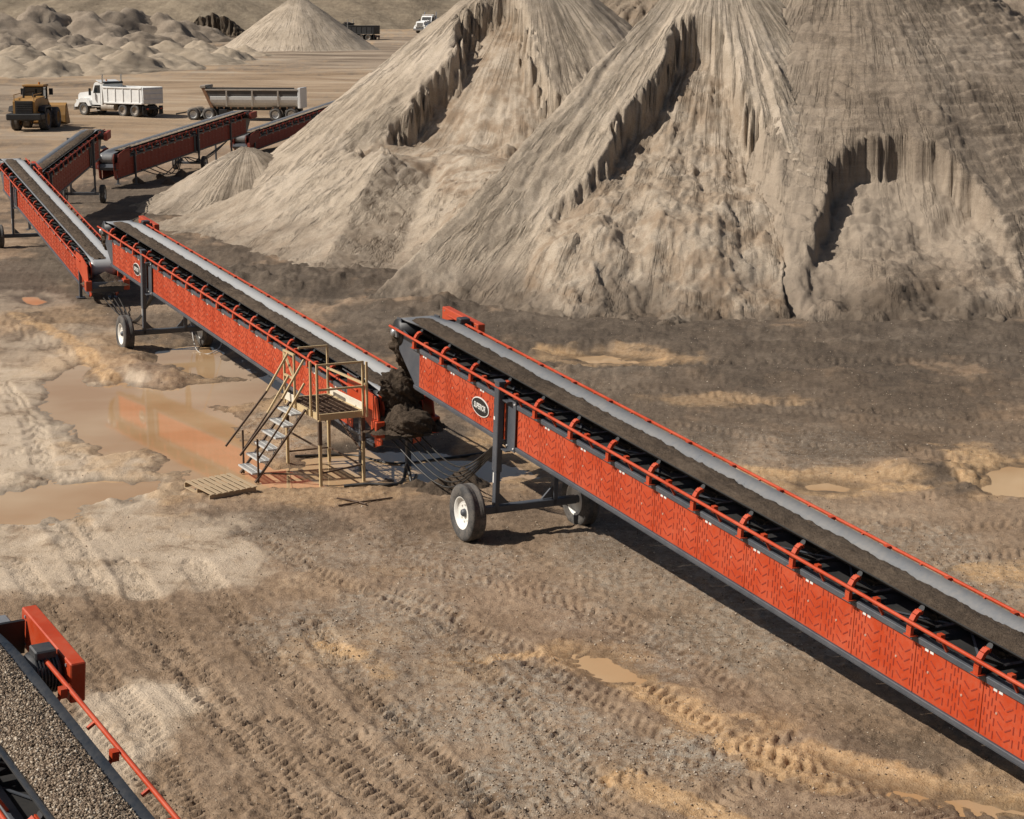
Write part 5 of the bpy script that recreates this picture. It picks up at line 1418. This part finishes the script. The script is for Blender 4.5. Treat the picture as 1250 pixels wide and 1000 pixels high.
def wheel_loader(label, P, rz):
    r = empty('wheel_loader', P, rz); tag(r, label, 'loader')
    Yw, bk = M['yellow'], M['black']
    # rear body (engine hood), x negative is the rear
    hood = MB().prism([(-3.6, 1.25), (-0.4, 1.25), (-0.4, 2.55), (-3.2, 2.45), (-3.6, 2.25)], -0.85, 0.85).build('engine_hood', Yw, r)
    MB().bbox(-3.66, -3.58, -0.68, 0.68, 1.35, 2.3, 0.02).build('radiator_grille', bk, hood)
    for k in range(5): MB().box(-3.70, -3.66, -0.6, 0.6, 1.45 + k * 0.17, 1.49 + k * 0.17).build('grille_bar', M['motor'], hood)
    MB().bbox(-3.9, -2.7, -1.35, 1.35, 0.85, 1.35, 0.08).build('counterweight', bk, r)
    MB().bbox(-2.9, 2.0, -0.5, 0.5, 0.75, 1.3, 0.04).build('frame', bk, r)
    MB().tube([(-2.4, 0.3, 2.4), (-2.4, 0.3, 3.0)], 0.08, 10).build('exhaust_pipe', bk, r)
    MB().tube([(-1.8, -0.35, 2.45), (-1.8, -0.35, 2.85)], 0.14, 12).build('air_intake', bk, r)
    for s in (-1, 1):
        MB().prism([(-2.9, 1.5), (-2.6, 1.85), (-0.9, 1.9), (-0.6, 1.5), (-0.8, 1.45), (-1.0, 1.75), (-2.5, 1.72), (-2.75, 1.45)], s * 0.85, s * 1.4).build('fender', bk, r)
        MB().bar((-3.5, s * 0.75, 2.3), (-3.5, s * 0.75, 2.75), 0.05).build('grab_rail', Yw, r)
        MB().bar((-3.5, s * 0.75, 2.75), (-1.2, s * 0.8, 2.8), 0.05).build('grab_rail', Yw, r)
        MB().bar((0.1, s * 1.0, 0.7), (0.1, s * 1.0, 2.0), 0.07).build('ladder', Yw, r)
        MB().box(0.55, 0.65, s * 0.95, s * 1.25, 2.6, 3.1).build('mirror', bk, r)
        vwheel(r, -1.75, s * 1.08, 0.82, 0.62, M['yellow'], s > 0)
        vwheel(r, 1.55, s * 1.08, 0.82, 0.62, M['yellow'], s > 0)
        MB().prism([(0.9, 2.2), (1.3, 2.35), (3.2, 1.0), (3.5, 0.5), (3.2, 0.45), (2.8, 0.85), (1.2, 1.85)], s * 0.55 - 0.09, s * 0.55 + 0.09).build('lift_arm', Yw, r)
    cab = empty('cab', (0, 0, 0), 0, r)
    MB().bbox(-0.5, 0.9, -0.75, 0.75, 1.6, 2.3, 0.04).build('cab_base', Yw, cab)
    MB().bbox(-0.42, 0.82, -0.70, 0.70, 2.302, 3.25, 0.05).build('cab_glass', M['glass'], cab)
    MB().bbox(-0.6, 1.0, -0.85, 0.85, 3.26, 3.42, 0.05).build('cab_roof', Yw, cab)
    for x in (-0.44, 0.84):
        for s in (-1, 1): MB().bar((x, s * 0.72, 2.2), (x, s * 0.72, 3.3), 0.08).build('cab_pillar', bk, cab)
    MB().tube([(-0.2, -0.4, 3.42), (-0.2, -0.4, 3.6)], 0.08, 8).build('beacon', M['amber'], cab)
    MB().bbox(0.9, 1.4, -0.5, 0.5, 1.2, 2.4, 0.06).build('front_tower', Yw, r)
    bk_ = MB().prism([(3.3, 0.35), (3.9, 0.15), (4.9, 0.2), (4.95, 0.3), (3.95, 0.3), (3.6, 0.8), (3.7, 1.5), (4.1, 1.75), (4.0, 1.85), (3.55, 1.65), (3.35, 0.9)], -1.5, 1.5).build('bucket', Yw, r)
    for s in (-1, 1): MB().prism([(3.4, 0.4), (4.8, 0.22), (4.0, 1.75), (3.55, 1.5)], s * 1.5, s * 1.54).build('bucket_cheek', Yw, bk_)
    return r
P = ground_at(45, 160)
wheel_loader('dusty yellow wheel loader seen from its rear at the left edge', P, math.radians(90))

# two far trucks
P = Vector((-32.6, 405, float(terrain_base(0, 405))))
t = dump_truck('black dump truck half hidden behind the far pale cone', P, math.radians(180 - 20), M['black'], M['black']); t.scale = (1.25,) * 3
P = Vector((-18.6, 460, float(terrain_base(0, 460)) + 0.3))
t = dump_truck('pale truck at the top peeking out behind the left stockpile', P, math.radians(180 + 60), M['white'], M['white']); t.scale = (1.4,) * 3

# dark cut rock face behind the far mounds
def outcrop():
    n = 60
    xs = np.linspace(-16, 16, n); zs = np.linspace(0, 1, 14)
    Xg, Zg = np.meshgrid(xs, zs)
    top = 7.5 * np.clip(1 - (Xg / 17) ** 2, 0, 1) + 1.5 * fbm(Xg * 0.25, Xg * 0 + 2, 3, 501)
    Y = -0.5 - 2.2 * ridged(Xg * 0.35, Zg * 0.7, 3, 503) + Zg * 3.0
    Z = Zg * top
    back_Y = np.full((1, n), 14.0); 
    Xa = np.vstack([Xg, xs[None]]); Ya = np.vstack([Y, back_Y]); Za = np.vstack([Z, Z[-1:] * 0.9])
    o = link('rock_face', grid_mesh('rock_face', Xa, Ya, Za, M['rock'])); o.location = (-66.0, 430.0, float(terrain_base(0, 430)) + 0.3); o.scale = (0.42, 0.5, 0.62)
    tag(o, 'dark fractured rock face beyond the mounds at upper left', 'rock face')
outcrop()
